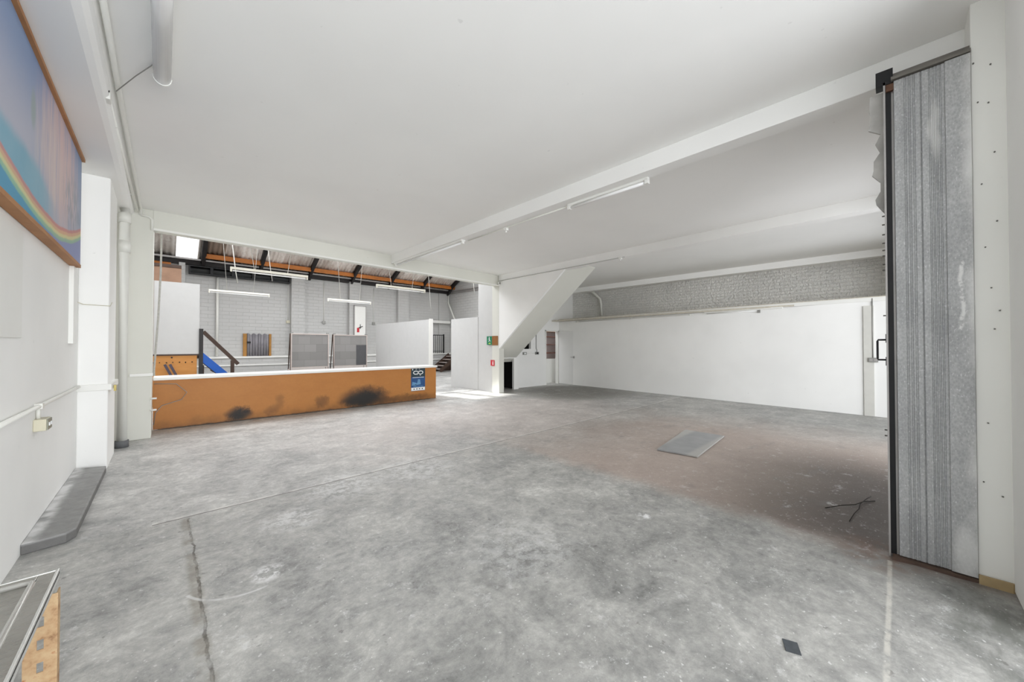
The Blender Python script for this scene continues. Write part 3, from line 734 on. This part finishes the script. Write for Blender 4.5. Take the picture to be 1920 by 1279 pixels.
# display boards
def display(x0, x1, z0, z1, y, label, patch=False):
    t = thing('display_board', ((x0 + x1) / 2, y, 0), label, 'display board')
    f_ = .035
    MB().box(x0 + f_, x1 - f_, y, y + .03, z0 + f_, z1 - f_).build('felt_panel', M_BOARD, t)
    g = MB(); g.box(x0, x0 + f_, y - .02, y + .05, z0, z1); g.box(x1 - f_, x1, y - .02, y + .05, z0, z1)
    g.box(x0 + f_, x1 - f_, y - .02, y + .05, z1 - f_, z1); g.box(x0 + f_, x1 - f_, y - .02, y + .05, z0, z0 + f_)
    g.build('frame', M_FRAMEALU, t, bevel=.004)
    MB().bar((x0 - .02, y - .02, z1), (x0 - .10, y - .40, .06), .025, .025).build('leg', M_DARKWOOD, t)
    MB().bar((x0 - .01, y + .06, z1), (x0 - .01, y + .40, .06), .03, .03).build('leg', M_DARKWOOD, t)
    MB().bar((x1 - .02, y + .02, z0), (x1 - .02, y - .30, .06), .03, .03).build('leg', M_DARKWOOD, t)
    MB().bar((x1 - .02, y + .06, z1 - .1), (x1 - .02, y + .40, .06), .03, .03).build('leg', M_DARKWOOD, t)
    for xx in (x0 + .02, x1 - .06):
        MB().box(xx - .03, xx + .06, y - .02, y + .03, z1, z1 + .05).build('bracket', M_GREYPL, t)
    MB().bar((x0 - .1, y - .02, z0 - .04), (x1, y - .02, z0 - .04), .03, .03).build('crossbar', M_FRAMEALU, t)
    for xx, yy in ((x0 - .10, y - .40), (x0 - .01, y + .40), (x1 - .02, y - .30), (x1 - .02, y + .40)):
        MB().tube([(xx - .015, yy, .04), (xx + .015, yy, .04)], .04, 12).build('castor', M_BLACK, t)
    if patch: MB().box(5.83, x1 - f_, y - .005, y, z0 + f_, 1.47).build('dark_patch', M_DARKFELT, t)
    return t
display(3.44, 4.76, .60, 1.90, 15.5, 'left grey felt display board on a wheeled frame')
display(4.93, 6.28, .60, 1.89, 15.5, 'right grey felt display board with one darker square', True)

# free standing white screen wall
sp_ = thing('screen_partition', (6.98, 13.8, 0), 'free standing white screen panel behind the counter', 'partition')
g = MB()
for a, b in ((11.56, 13.2), (13.205, 14.7), (14.705, 16.1)): g.box(6.93, 7.02, a, b, 0, 2.39)
g.build('panel', M_PANEL, sp_)
MB().box(6.90, 7.05, 11.52, 11.56, 0, 2.41).build('end_post', M_TRIM, sp_, bevel=.004)

# railing on the ledge and timber stair in the far right corner
rl = thing('railing', (11.7, 18.6, 1.0), 'dark metal railing on the ledge in the far corner', 'railing')
for k in range(7): MB().tube([(11.28 + k * .135, 18.6, 1.0), (11.28 + k * .135, 18.6, 2.05)], .012, 6).build('bar', M_BLACK, rl)
MB().box(11.26, 12.12, 18.585, 18.615, 2.04, 2.08).build('rail', M_BLACK, rl)
MB().box(11.26, 12.12, 18.585, 18.615, 1.10, 1.13).build('rail', M_BLACK, rl)
MB().box(12.08, 12.14, 18.57, 18.63, 1.0, 2.12).build('post', M_BLACK, rl)
cs = thing('brown_stair', (11.7, 17.9, 0), 'reddish brown timber stair with open treads in the far corner', 'stair')
for k in range(5):
    MB().box(11.0 + .24 * k, 11.27 + .24 * k, 17.25, 18.15, .17 * k + .13, .17 * k + .17).build('tread', M_FRAMEALU, cs)
for yy in (17.22, 18.15): MB().bar((10.98, yy, .04), (12.2, yy, .93), .04, .2).build('stringer', M_DARKWOOD, cs)
g = MB(); g.extr([(11.1, 18.1, 0), (12.3, 18.1, 0), (12.3, 18.1, .9)], (0, .04, 0)); g.build('back_board', M_DARKWOOD, cs)
MB().box(11.82, 11.90, 17.16, 17.22, .3, 1.28).build('post', M_REDWOOD, cs)
MB().bar((11.72, 17.19, 1.12), (12.5, 17.19, 1.72), .05, .07).build('handrail', M_REDWOOD, cs)
MB().bar((11.76, 17.19, .10), (12.1, 17.19, .85), .05, .06).build('brace', M_REDWOOD, cs)

# hanging fluorescent battens
def batten(x0, x1, y, z, label, wires=True):
    t = thing('hanging_batten_light', ((x0 + x1) / 2, y, z), label, 'light', 'hanging battens in the far hall')
    MB().box(x0, x1, y - .03, y + .03, z, z + .05).build('housing', M_CREAM, t, bevel=.004)
    MB().tube([(x0 + .04, y, z - .03), (x1 - .04, y, z - .03)], .013, 8).build('tube', M_TUBE, t)
    for xx in (x0, x1 - .03): MB().box(xx, xx + .03, y - .02, y + .02, z - .05, z).build('lamp_holder', M_CREAM, t)
    top = (rf(y) if y < RIDGE else rz(y)) - .05
    for a, s_ in ((x0 + .42, -.28), (x1 - .42, .28)):
        MB().tube([(a, y, z + .05), (a + s_, y, top)], .006, 6).build('suspension_wire', M_CORD, t)
batten(1.02, 2.50, 9.7, 3.07, 'nearest left hanging batten light, close under the header beam')
batten(4.13, 5.60, 9.6, 3.05, 'nearest right hanging batten light, before the free standing screen')
batten(.94, 2.42, 13.6, 3.02, 'further left hanging batten light, in front of the hatch wall')
batten(4.10, 5.60, 13.5, 3.03, 'further right hanging batten light, above the display boards')
# pendant wires and a rope
tag(MB().tube([(-.05, 8.75, 5.0), (-.03, 8.8, 3.3), (-.035, 8.8, 2.7), (-.06, 8.8, 1.9), (-.105, 8.8, 1.0), (-.10, 8.8, .93)], .014, 8).build('hanging_rope', M_ROPE), 'pale rope hanging beside the left pier down to the counter', 'rope')
for x, y, z0, lab in ((1.42, 12.0, 3.1, 'thick pale cable dropping from the roof beside the drainpipe'), (2.2, 12.0, 3.25, 'short dark flex hanging below the louvre strip'), (8.6, 14.2, 3.0, 'thin flex hanging beside the third pilaster'), (9.7, 12.5, 3.6, 'thin pale wire hanging at the far right')):
    top = (rf(y) if y < RIDGE else rz(y)) - .05
    tag(MB().tube([(x - .35, y, top), (x - .05, y, z0 + .35), (x, y, z0)], .012 if 'thick' in lab else .008, 6).build('hanging_cable', M_CORD), lab, 'cable')

# shelving seen through the doorway
sh = thing('shelving_unit', (11.0, 9.55, 0), 'white cabinet with brown shelves above, through the doorway', 'shelving')
MB().box(10.3, 11.9, 9.36, 9.8, 0, .93).build('cabinet', M_TRIM, sh)
MB().box(10.3, 11.9, 9.80, 9.84, .93, 2.3).build('back_panel', M_PINK, sh)
for z in (1.14, 1.47, 1.78): MB().box(10.3, 11.9, 9.4, 9.80, z, z + .035).build('shelf', M_REDWOOD, sh)
MB().box(10.3, 11.9, 9.4, 9.80, 1.98, 2.10).build('shelf', M_BROWNPLY, sh)
for x in (10.3, 11.88): MB().box(x, x + .02, 9.38, 9.80, .93, 2.3).build('side_panel', M_PINK, sh)

# ================================================================== COUNTER
ct = thing('counter', (2.7, 8.9, 0), 'long low orange chipboard counter with a white top', 'counter')
MB().box(-.11, 5.45, 8.75, 8.79, .012, .85).build('front_panel', M_COUNTER, ct)
MB().box(5.41, 5.45, 8.79, 9.25, .0, .85).build('end_panel', M_PLY, ct)
MB().box(-.115, 5.47, 8.70, 9.30, .85, .90).build('worktop', M_TRIM, ct, bevel=.012)
MB().box(-.05, 5.3, 8.80, 8.84, 0, .06).build('plinth', M_DARKWOOD, ct)
po = thing('poster', (4.9, 8.745, .26), 'blue poster with white ring emblem taped to the counter', 'poster')
MB().box(4.70, 5.11, 8.744, 8.749, .255, .845).build('sheet', simple('blue poster print', (38, 84, 140), .5, 0, .25, 9, 0), po)
MB().box(4.70, 5.11, 8.743, 8.744, .62, .845).build('dark_header', simple('dark teal print', (34, 56, 66), .5, 0, .15, 9, 0), po)
MB().box(4.705, 5.105, 8.742, 8.744, .262, .345).build('white_footer', M_WHITE, po)
g = MB(); g.ring((4.835, .735), .078, .052, .022, 8.7415, 8.743); g.ring((4.975, .735), .078, .052, .022, 8.7415, 8.743)
g.extr([(4.93, 8.743, .70), (4.99, 8.743, .70), (4.965, 8.743, .645)], (0, -.0015, 0)); g.extr([(4.85, 8.743, .71), (4.90, 8.743, .70), (4.88, 8.743, .675)], (0, -.0015, 0))
g.build('ring_emblem', M_WHITE, po)
for a_ in ((4.73, 4.755, 8.7415, 8.743, .80, .835), (4.83, 4.86, 8.7415, 8.743, .815, .83), (4.93, 4.95, 8.7415, 8.743, .815, .83), (4.74, 5.07, 8.7425, 8.744, .600, .612)): B(*a_).build('print_mark', M_WHITE, po)
g = MB(); g.extr([(4.90, 8.744, .56), (4.96, 8.744, .55), (4.98, 8.744, .42), (4.80, 8.744, .40), (4.88, 8.744, .47)], (0, -.001, 0)); g.extr([(4.74, 8.744, .50), (4.86, 8.744, .46), (4.84, 8.744, .39), (4.72, 8.744, .40)], (0, -.001, 0)); g.box(4.76, 5.05, 8.7425, 8.744, .365, .378)
g.build('pale_picture', simple('pale blue print', (104, 156, 198), .5, 0, .2, 20, 0), po)
for k in range(4): B(4.77 + k * .08, 4.80 + k * .08, 8.7408, 8.742, .29, .318).build('footer_mark', M_BLACK, po)

# small pipework at counter's left end
for z_, l_ in ((.62, 'upper'), (.44, 'lower')): tag(MB().tube([(-.135, 8.03, z_), (-.06, 8.03, z_)], .014, 8).build('pipe_stub', M_PLASTIC), l_ + ' of two short white pipe stubs at the edge of the left pier', 'pipe')
tag(MB().tube([(-.10, 8.70, .80), (.18, 8.70, .78), (.32, 8.70, .62), (.25, 8.70, .50), (.0, 8.70, .42), (-.08, 8.70, .30), (-.10, 8.70, .1)], .006, 6).build('loose_cable', M_GREYPL), 'thin grey loop of cable on the left end of the counter', 'cable')

# ================================================================== SIGNS on the column side
ex = thing('fire_exit_sign', (7.42, 8.67, 1.48), 'green exit sign half covered by a brown board on the column', 'sign')
MB().box(7.405, 7.418, 8.66, 8.92, 1.47, 1.74).build('green_panel', simple('sign green', (30, 128, 92), .5, 0, .12, 10, 0), ex)
MB().box(7.400, 7.418, 8.40, 8.66, 1.46, 1.745).build('brown_board', simple('brown board', (150, 100, 52), .6, 0, .15, 10), ex)
g = MB()   # running figure, white
def yz(g, pts, x=7.404, d=-.002): g.extr([(x, a, b) for a, b in pts], (d, 0, 0))
g.tube([(7.4045, 8.80, 1.70), (7.402, 8.80, 1.70)], .018, 12)
yz(g, [(8.81, 1.68), (8.78, 1.68), (8.77, 1.61), (8.80, 1.61)]); yz(g, [(8.80, 1.62), (8.84, 1.58), (8.83, 1.565), (8.785, 1.61)]); yz(g, [(8.785, 1.62), (8.75, 1.57), (8.735, 1.58), (8.77, 1.63)]); yz(g, [(8.81, 1.675), (8.85, 1.645), (8.845, 1.635), (8.80, 1.66)])
g.build('running_figure', M_WHITE, ex)
g = MB(); yz(g, [(8.83, 1.50), (8.77, 1.50), (8.77, 1.485), (8.73, 1.515), (8.77, 1.545), (8.77, 1.53), (8.83, 1.53)]); g.build('arrow', simple('sign yellow green', (190, 214, 96), .5, 0, 0, 3, 0), ex)
fs = thing('fire_equipment_sign', (7.45, 8.70, .83), 'small red fire extinguisher sign low on the column', 'sign')
MB().box(7.403, 7.418, 8.56, 8.67, .82, 1.0).box(7.445, 7.458, 8.685, 8.78, .82, 1.0).build('red_panel', simple('sign red', (204, 48, 60), .5, 0, .03, 5, 0), fs)
g = MB(); yz(g, [(8.64, .85), (8.60, .85), (8.60, .93), (8.61, .95), (8.63, .95), (8.64, .93)], 7.4025); yz(g, [(8.635, .955), (8.59, .965), (8.59, .975), (8.635, .965)], 7.4025); g.build('extinguisher_symbol', M_WHITE, fs)

# ================================================================== SOCKETS AND CONDUITS NEAR THE STAIR
for x, lab in ((9.09, 'left grey socket on the wall below the dark hole'), (9.72, 'right grey socket with a vertical conduit, near the doorway')):
    t = thing('socket', (x, 8.9, 1.16), lab, 'socket')
    MB().box(x - .085, x + .085, 8.875, 8.915, 1.13, 1.22).build('back_box', M_GREYPL, t, bevel=.004)
    MB().box(x - .045, x + .045, 8.869, 8.875, 1.15, 1.20).build('face_plate', M_WHITE if x < 9.5 else M_BLACK, t)
    if x > 9.5: MB().tube([(x, 8.90, 1.22), (x, 8.90, 1.315), (x, 8.935, 1.33), (x, 8.935, 2.0)], .012, 8).build('conduit', M_GREYPL, t)
    else: MB().tube([(x + .085, 8.905, 1.18), (9.635, 8.905, 1.18)], .006, 6).build('cable', M_PLASTIC, t)
t = thing('socket', (10.53, .32, 1.12), 'grey double socket on a thin conduit, right end of the partition', 'socket')
MB().box(10.50, 10.545, .255, .40, 1.11, 1.20).build('back_box', M_GREYPL, t, bevel=.004)
MB().box(10.495, 10.50, .27, .32, 1.13, 1.18).box(10.495, 10.50, .335, .385, 1.13, 1.18).build('face_plate', M_STEEL, t)
MB().tube([(10.53, .335, 1.20), (10.53, .335, 2.42)], .009, 8).build('conduit', M_GREYPL, t)
g = MB().tube([(RW(y) - .035, y, 2.315) for y in (8.1, 6.0, 4.2, 3.9)], .010, 8)
for y in (8.0, 5.9, 4.0): g.box(RW(y) - .05, RW(y), y - .02, y + .02, 2.295, 2.335)
tag(g.build('partition_conduit', M_PLASTIC), 'thin white conduit clipped along the right partition near the doorway', 'conduit')
pl_ = thing('partition_batten_light', (10.65, 2.7, 2.3), 'slim white batten light near the top of the right partition', 'light')
g = MB().prism([(RW(3.62) - .05, 3.62), (RW(1.85) - .05, 1.85), (RW(1.85) + .0, 1.85), (RW(3.62) + .0, 3.62)], 2.33, 2.37); g.build('housing', M_TRIM, pl_, bevel=.003)
MB().tube([(RW(3.5) - .035, 3.55, 2.31), (RW(2.3) - .035, 2.3, 2.31)], .012, 8).build('tube', M_TUBE, pl_)
MB().box(RW(2.35) - .05, RW(2.3) - .02, 2.30, 2.36, 2.26, 2.33).build('lamp_holder', M_GREYPL, pl_)
# white pipe on the brick wall above the partition
tag(MB().tube([(11.8, 8.35, 3.56), (11.8, 7.95, 3.50), (11.8, 7.60, 3.18), (11.8, 7.56, 3.0), (11.8, 7.56, 2.405)], .045, 12).build('cranked_pipe', M_PLASTIC), 'white cranked pipe on the brick above the right partition', 'pipe')

# ================================================================== CEILING LIGHTS, CONDUITS
def ceiling_light(p0, p1, w_, h_, label, drop=0, group=None, tube_off=.05, mat=None):
    """batten along p0->p1, underside fixing height z"""
    p0 = Vector(p0); p1 = Vector(p1); d = (p1 - p0).normalized()
    t = thing('batten_light', tuple((p0 + p1) / 2), label, 'light')
    MB().bar(p0 - Vector((0, 0, h_ / 2)), p1 - Vector((0, 0, h_ / 2)), w_, h_).build('housing', mat or M_TRIM, t, bevel=.004)
    q = Vector((0, 0, h_ + .022))
    MB().tube([p0 + d * .05 - q, p1 - d * .05 - q], .018, 10).build('tube', M_TUBE, t)
    for e, s_ in ((p0, 1), (p1, -1)):
        MB().bar(e - Vector((0, 0, h_ + .018)), e + d * s_ * .04 - Vector((0, 0, h_ + .018)), .05, .05).build('lamp_holder', M_TRIM, t)
    return t
# near left ceiling light: batten with a half round diffuser
nl = thing('batten_light', (-.02, 3.0, 3.5), 'nearest ceiling batten light, with a rounded diffuser, above the painting', 'light')
MB().box(-.07, .03, 1.9, 3.93, 3.535, CZ - .002).build('housing', M_TRIM, nl, bevel=.004)
g = MB(); pf = [(-.02 + .052 * math.cos(a), 3.535 + .062 * math.sin(a)) for a in [math.pi + math.pi * k / 12 for k in range(13)]]
g.extr([(a, 1.92, b) for a, b in pf], (0, 1.99, 0)); df = g.build('diffuser', M_TUBE, nl); 
for f in df.data.polygons: f.use_smooth = abs(f.normal.y) < .5
g = MB(); pf = [(-.02 + .056 * math.cos(a), 3.535 + .066 * math.sin(a)) for a in [math.pi + math.pi * k / 12 for k in range(13)]]
g.extr([(a, 3.91, b) for a, b in pf], (0, .02, 0)); g.build('end_cap', M_TRIM, nl)
MB().tube([(-.07, 3.84, 3.565), (-.17, 4.08, 3.555), (-.29, 4.36, 3.52)], .004, 6).build('feed_cable', M_GREYPL, nl)
ceiling_light((3.965, 5.45, 3.389), (3.965, 8.12, 3.389), .10, .03, 'long bright batten light under the main beam, by the header')
ceiling_light((4.03, 1.95, 3.389), (4.03, 3.10, 3.389), .05, .03, 'slim batten light under the main beam, halfway to the metal door')
ceiling_light((7.72, 1.35, CZ), (7.66, 2.52, CZ), .05, .04, 'batten light right of the second beam')
# conduits along the beams
g = MB().tube([(4.05, 3.14, 3.378), (4.05, 4.0, 3.378), (4.05, 4.6, 3.376), (4.05, 5.42, 3.376)], .010, 8)
tag(g.build('beam_conduit', M_PLASTIC), 'thin white conduit along the edge of the main beam', 'conduit')
g = MB().tube([(7.345, 8.28, 3.40), (7.335, 6.5, 3.395), (7.325, 5.0, 3.395), (7.32, 4.1, 3.395)], .012, 8)
tag(g.build('beam_conduit', simple('greyish conduit', (190, 190, 186), .5)), 'thin grey conduit along the second beam above the stair side', 'conduit')
for (x, y, z, lab) in ((4.06, 4.40, 3.335, 'small white sensor hanging from the main beam conduit'), (7.32, 4.2, 3.36, 'small white sensor hanging below the second beam'), (7.72, 2.60, 3.53, 'small dark sensor right of the second beam')):
    t = thing('ceiling_sensor', (x, y, z), lab, 'sensor')
    MB().box(x - .025, x + .025, y - .03, y + .03, z, z + .05).build('base', M_TRIM if 'white' in lab else M_GREYPL, t)
    MB().tube([(x, y, z), (x, y, z - .035)], .016, 10).build('head', M_TRIM if 'white' in lab else M_BLACK, t)
# round junction box at header end
t = thing('junction_box', (7.36, 8.27, 3.3), 'small round white junction box at the right end of the header', 'junction box')
MB().tube([(7.35, 8.29, 3.33), (7.35, 8.24, 3.33)], .05, 16).build('box', M_PLASTIC, t)
MB().tube([(7.35, 8.24, 3.33), (7.35, 8.235, 3.33)], .035, 16).build('lid', M_GREYPL, t)
# twin conduits at the edge of the left bulkhead
g = MB().tube([(-.285, 1.5, 3.557), (-.28, 4.35, 3.557), (-.262, 7.95, 3.557), (-.262, 8.02, 3.54), (-.262, 8.035, 3.47)], .018, 10)
g.tube([(-.262, 8.035, 3.47), (-.17, 8.035, 3.46), (-.135, 8.035, 3.42), (-.135, 8.035, 3.26)], .018, 10)
tag(g.build('bulkhead_conduit', M_PLASTIC), 'long white conduit running along the ceiling edge down to the header', 'conduit')
g = MB().tube([(-.345, 4.52, 3.50), (-.325, 6.2, 3.50), (-.295, 7.98, 3.50)], .016, 10)
for y in (5.0, 5.6, 6.3, 7.1): g.box(-.362, -.325, y - .008, y + .008, 3.482, 3.505)
tag(g.build('bulkhead_conduit', M_PLASTIC), 'shorter second conduit beside the long one, with clips', 'conduit')
t = thing('junction_box', (-.33, 4.4, 3.48), 'broken white junction box with exposed wires on the ceiling edge', 'junction box')
MB().box(-.375, -.325, 4.40, 4.50, 3.455, 3.515).build('box', M_PLASTIC, t, bevel=.006)
MB().tube([(-.35, 4.40, 3.49), (-.36, 4.33, 3.48), (-.335, 4.36, 3.50)], .012, 6).build('exposed_wire', M_BLACK, t)

# ================================================================== LEFT WALL THINGS
pa = thing('painting', (-.66, 4.45, 2.27), 'large blue and pink painting with a rainbow ribbon on the left wall', 'painting')
MB().box(-.655, -.635, 2.9, 5.92, 2.30, 3.395).build('canvas', M_CANVAS, pa)
MB().box(-.665, -.612, 2.88, 5.94, 3.395, 3.425).build('top_batten', M_EDGEWOOD, pa)
MB().box(-.697, -.632, 2.88, 5.94, 2.268, 2.30).build('bottom_batten', M_EDGEWOOD, pa)
MB().box(-.697, -.655, 5.90, 5.935, 2.30, 3.395).build('end_batten', M_TRIM, pa)
MB().box(-.697, -.66, 2.95, 3.02, 2.30, 3.395).build('end_batten', M_TRIM, pa)
tag(B(-.70, -.665, 5.83, 6.06, 1.47, 2.27).build('boxed_panel', M_TRIM, bevel=.003), 'narrow white boxed panel below the end of the painting', 'panel')
tag(B(-.70, -.685, 3.55, 4.05, 1.50, 2.22).build('boxed_panel', M_TRIM, bevel=.003), 'faint white board at the left edge, under the painting', 'panel')
# conduit with socket
t = thing('wall_socket', (-.70, 4.55, .80), 'aged cream switched socket below the dado conduit', 'socket')
MB().box(-.70, -.635, 4.47, 4.62, .80, .89).build('back_box', M_SOCKET, t, bevel=.006)
MB().box(-.635, -.628, 4.475, 4.615, .805, .885).build('face_plate', simple('grey green face plate', (150, 152, 138), .4, .2, .2, 30), t, bevel=.002)
MB().box(-.628, -.622, 4.50, 4.525, .835, .86).box(-.628, -.622, 4.565, 4.59, .835, .86).build('switch', M_WHITE, t)
MB().tube([(-.685, 4.54, .89), (-.685, 4.54, .98)], .012, 8).build('conduit', M_PLASTIC, t)
g = MB().tube([(-.68, 2.6, .985), (-.68, 5.0, .985), (-.68, 6.38, .985)], .016, 10)
g.box(-.70, -.66, 4.51, 4.57, .965, 1.005)
tag(g.build('dado_conduit', M_PLASTIC), 'white conduit running along the left wall at waist height', 'conduit')
g = MB(); g.box(-.70, -.43, 6.36, 6.40, .93, 1.0); g.box(-.46, -.43, 6.40, 7.27, .93, 1.0); g.box(-.60, -.46, 7.25, 7.28, .93, 1.0)
tr_ = tag(g.build('cable_trunking', M_TRIM, bevel=.003), 'white trunking wrapped around the left buttress', 'trunking')
tag(B(-.425, -.405, 6.55, 6.63, .90, .97).build('junction_plate', simple('brass plate', (176, 160, 96), .4, .4)), 'small brass plate on the buttress trunking', 'plate')
tag(B(-.36, -.105, 8.0, 8.05, .975, 1.02).build('pier_shelf', M_TRIM, bevel=.004), 'thin white rail across the left pier at counter height', 'rail')
tag(MB().tube([(-.69, 6.1, 1.93), (-.66, 6.39, 1.92), (-.45, 6.39, 1.915), (-.44, 6.42, 1.96)], .004, 6).build('thin_cable', M_SOCKET), 'thin cable stretched across the buttress at head height', 'cable')
# soil pipe
sp2 = thing('soil_pipe', (-.41, 7.62, 0), 'white vertical soil pipe standing before the left pier', 'pipe')
MB().tube([(-.41, 7.62, .09), (-.41, 7.62, 2.9), (-.41, 7.66, 3.2), (-.41, 7.66, 3.42)], .055, 16).build('pipe', M_PLASTIC, sp2)
MB().tube([(-.41, 7.62, 2.78), (-.41, 7.62, 2.95)], .066, 16).build('collar', M_PLASTIC, sp2)
MB().tube([(-.41, 7.66, 3.22), (-.41, 7.66, 3.36)], .066, 16).build('collar', M_PLASTIC, sp2)
MB().tube([(-.41, 7.62, 0), (-.41, 7.62, .1)], .072, 16).build('foot', simple('dark grey pipe foot', (104, 106, 108), .7, 0, .2, 20), sp2)
# kerb
g = MB(); g.prism([(-.70, 4.18), (-.50, 4.22), (-.46, 4.30), (-.455, 6.25), (-.70, 6.35)], 0, .075)
struct(g.build('baseboard_left', M_KERB, bevel=.008), 'raised grey concrete kerb along the left wall')

# ================================================================== SINK, bottom left
sk = thing('sink_top', (-.5, 1.4, 0), 'stainless steel drainer on a rusty slotted angle stand, bottom left corner', 'sink')
ZT = .60
g = MB(); x0, x1, y0, y1 = -.692, -.275, .35, 2.2
g.box(x0, x1, y0, y1, ZT - .012, ZT - .008)
tray = g.build('drainer_tray', M_STAINLESS, sk)
g = MB()
g.box(x1 - .05, x1, y0, y1, ZT - .010, ZT); g.box(x0, x1 - .05, y1 - .035, y1, ZT - .010, ZT)
g.build('rim', M_STAINLESS, sk, bevel=.003)
g = MB(); g.box(x1 - .008, x1, y0, y1, ZT - .03, ZT + .006); g.box(x0, x1 - .008, y1 - .006, y1, ZT - .03, ZT + .003); g.build('rim_edge', simple('steel lip painted highlight', (214, 214, 210), .25, .5, .05), sk, bevel=.002)  # bright highlight along the rim put into a lighter lip colour
g = MB().tube([(x0 + .005, y1 - .042, ZT - .004), (x1 - .075, y1 - .042, ZT - .004), (x1 - .06, y1 - .05, ZT - .004), (x1 - .055, y1 - .065, ZT - .004), (x1 - .055, y0, ZT - .004)], .011, 8)
g.build('bead', simple('polished steel bead', (196, 195, 190), .22, .7, .05), sk)
for xx in (x1 - .15, x1 - .23, x1 - .31):
    MB().tube([(xx, y1 - .15, ZT - .010), (xx, y0 + .3, ZT - .010)], .009, 8).build('drainer_rib', M_STAINLESS, sk)
def angle_leg(cx, cy):
    g = MB(); wv = .078; t_ = .004; z0, z1 = 0, ZT - .05
    # front flange facing the camera with slots: build as ladder
    dirv = Vector((1, 0, 0))
    slot = .035; z = z0; 
    g.box(cx - wv, cx - wv * .60, cy - t_, cy, z0, z1); g.box(cx - wv * .40, cx, cy - t_, cy, z0, z1)
    while z < z1:
        g.box(cx - wv * .60, cx - wv * .40, cy - t_, cy, z, min(z + .045, z1)); z += .08
    g.box(cx - t_, cx, cy, cy + .04, z0, z1)
    return g
for cx, cy in ((-.268, 2.12), (-.61, 2.12), (-.268, .5), (-.61, .5)):
    angle_leg(cx, cy).build('leg', M_RUST, sk)
MB().box(x0 + .01, x1 - .02, .46, .50, ZT - .05, ZT - .03).box(x0 + .01, x1 - .02, 2.06, 2.10, ZT - .05, ZT - .03).build('cross_rail', M_RUST, sk)

# ================================================================== FLOOR THINGS
pp = thing('steel_floor_plate', (5.70, 2.14, 0), 'scuffed steel plate lying on the concrete floor', 'plate')
g = MB().prism([(4.951, 2.292), (5.002, 1.78), (6.438, 1.89), (6.441, 2.487)], .004, .024)
g.build('sheet', M_PLATE, pp, bevel=.003)
g = MB().prism([(4.975, 2.27), (5.02, 1.805), (6.41, 1.91), (6.41, 2.46)], 0, .004); g.build('underside', M_BLACK, pp)
Mx = Matrix.Translation((2.20, .36, 0)) @ Matrix.Rotation(.35, 4, 'Z')
tag(MB().box(-.04, .04, -.03, .03, 0, .004, Mx).build('floor_tile', simple('charcoal slate chip', (70, 74, 78), .6, 0, .2, 40)), 'small dark grey square tile on the floor in the foreground', 'tile')
g = MB(); g.tube([(4.28, .45, .006), (4.35, .40, .01), (4.40, .36, .02), (4.55, .27, .01), (4.7, .22, .01), (4.8, .15, .006)],   .0035, 6)
g.tube([(4.1, .28, .005), (4.3, .26, .015), (4.45, .24, .012), (4.6, .24, .01), (4.75, .2, .03), (4.9, .18, .01)], .003, 6)
tag(g.build('twig', simple('dark twig', (44, 38, 34), .8)), 'thin black twisted twig on the floor beside the metal door', 'twig')
g = MB(); rnd = random.Random(5)

for o in list(bpy.data.objects):
    if '_o' in o: del o['_o']
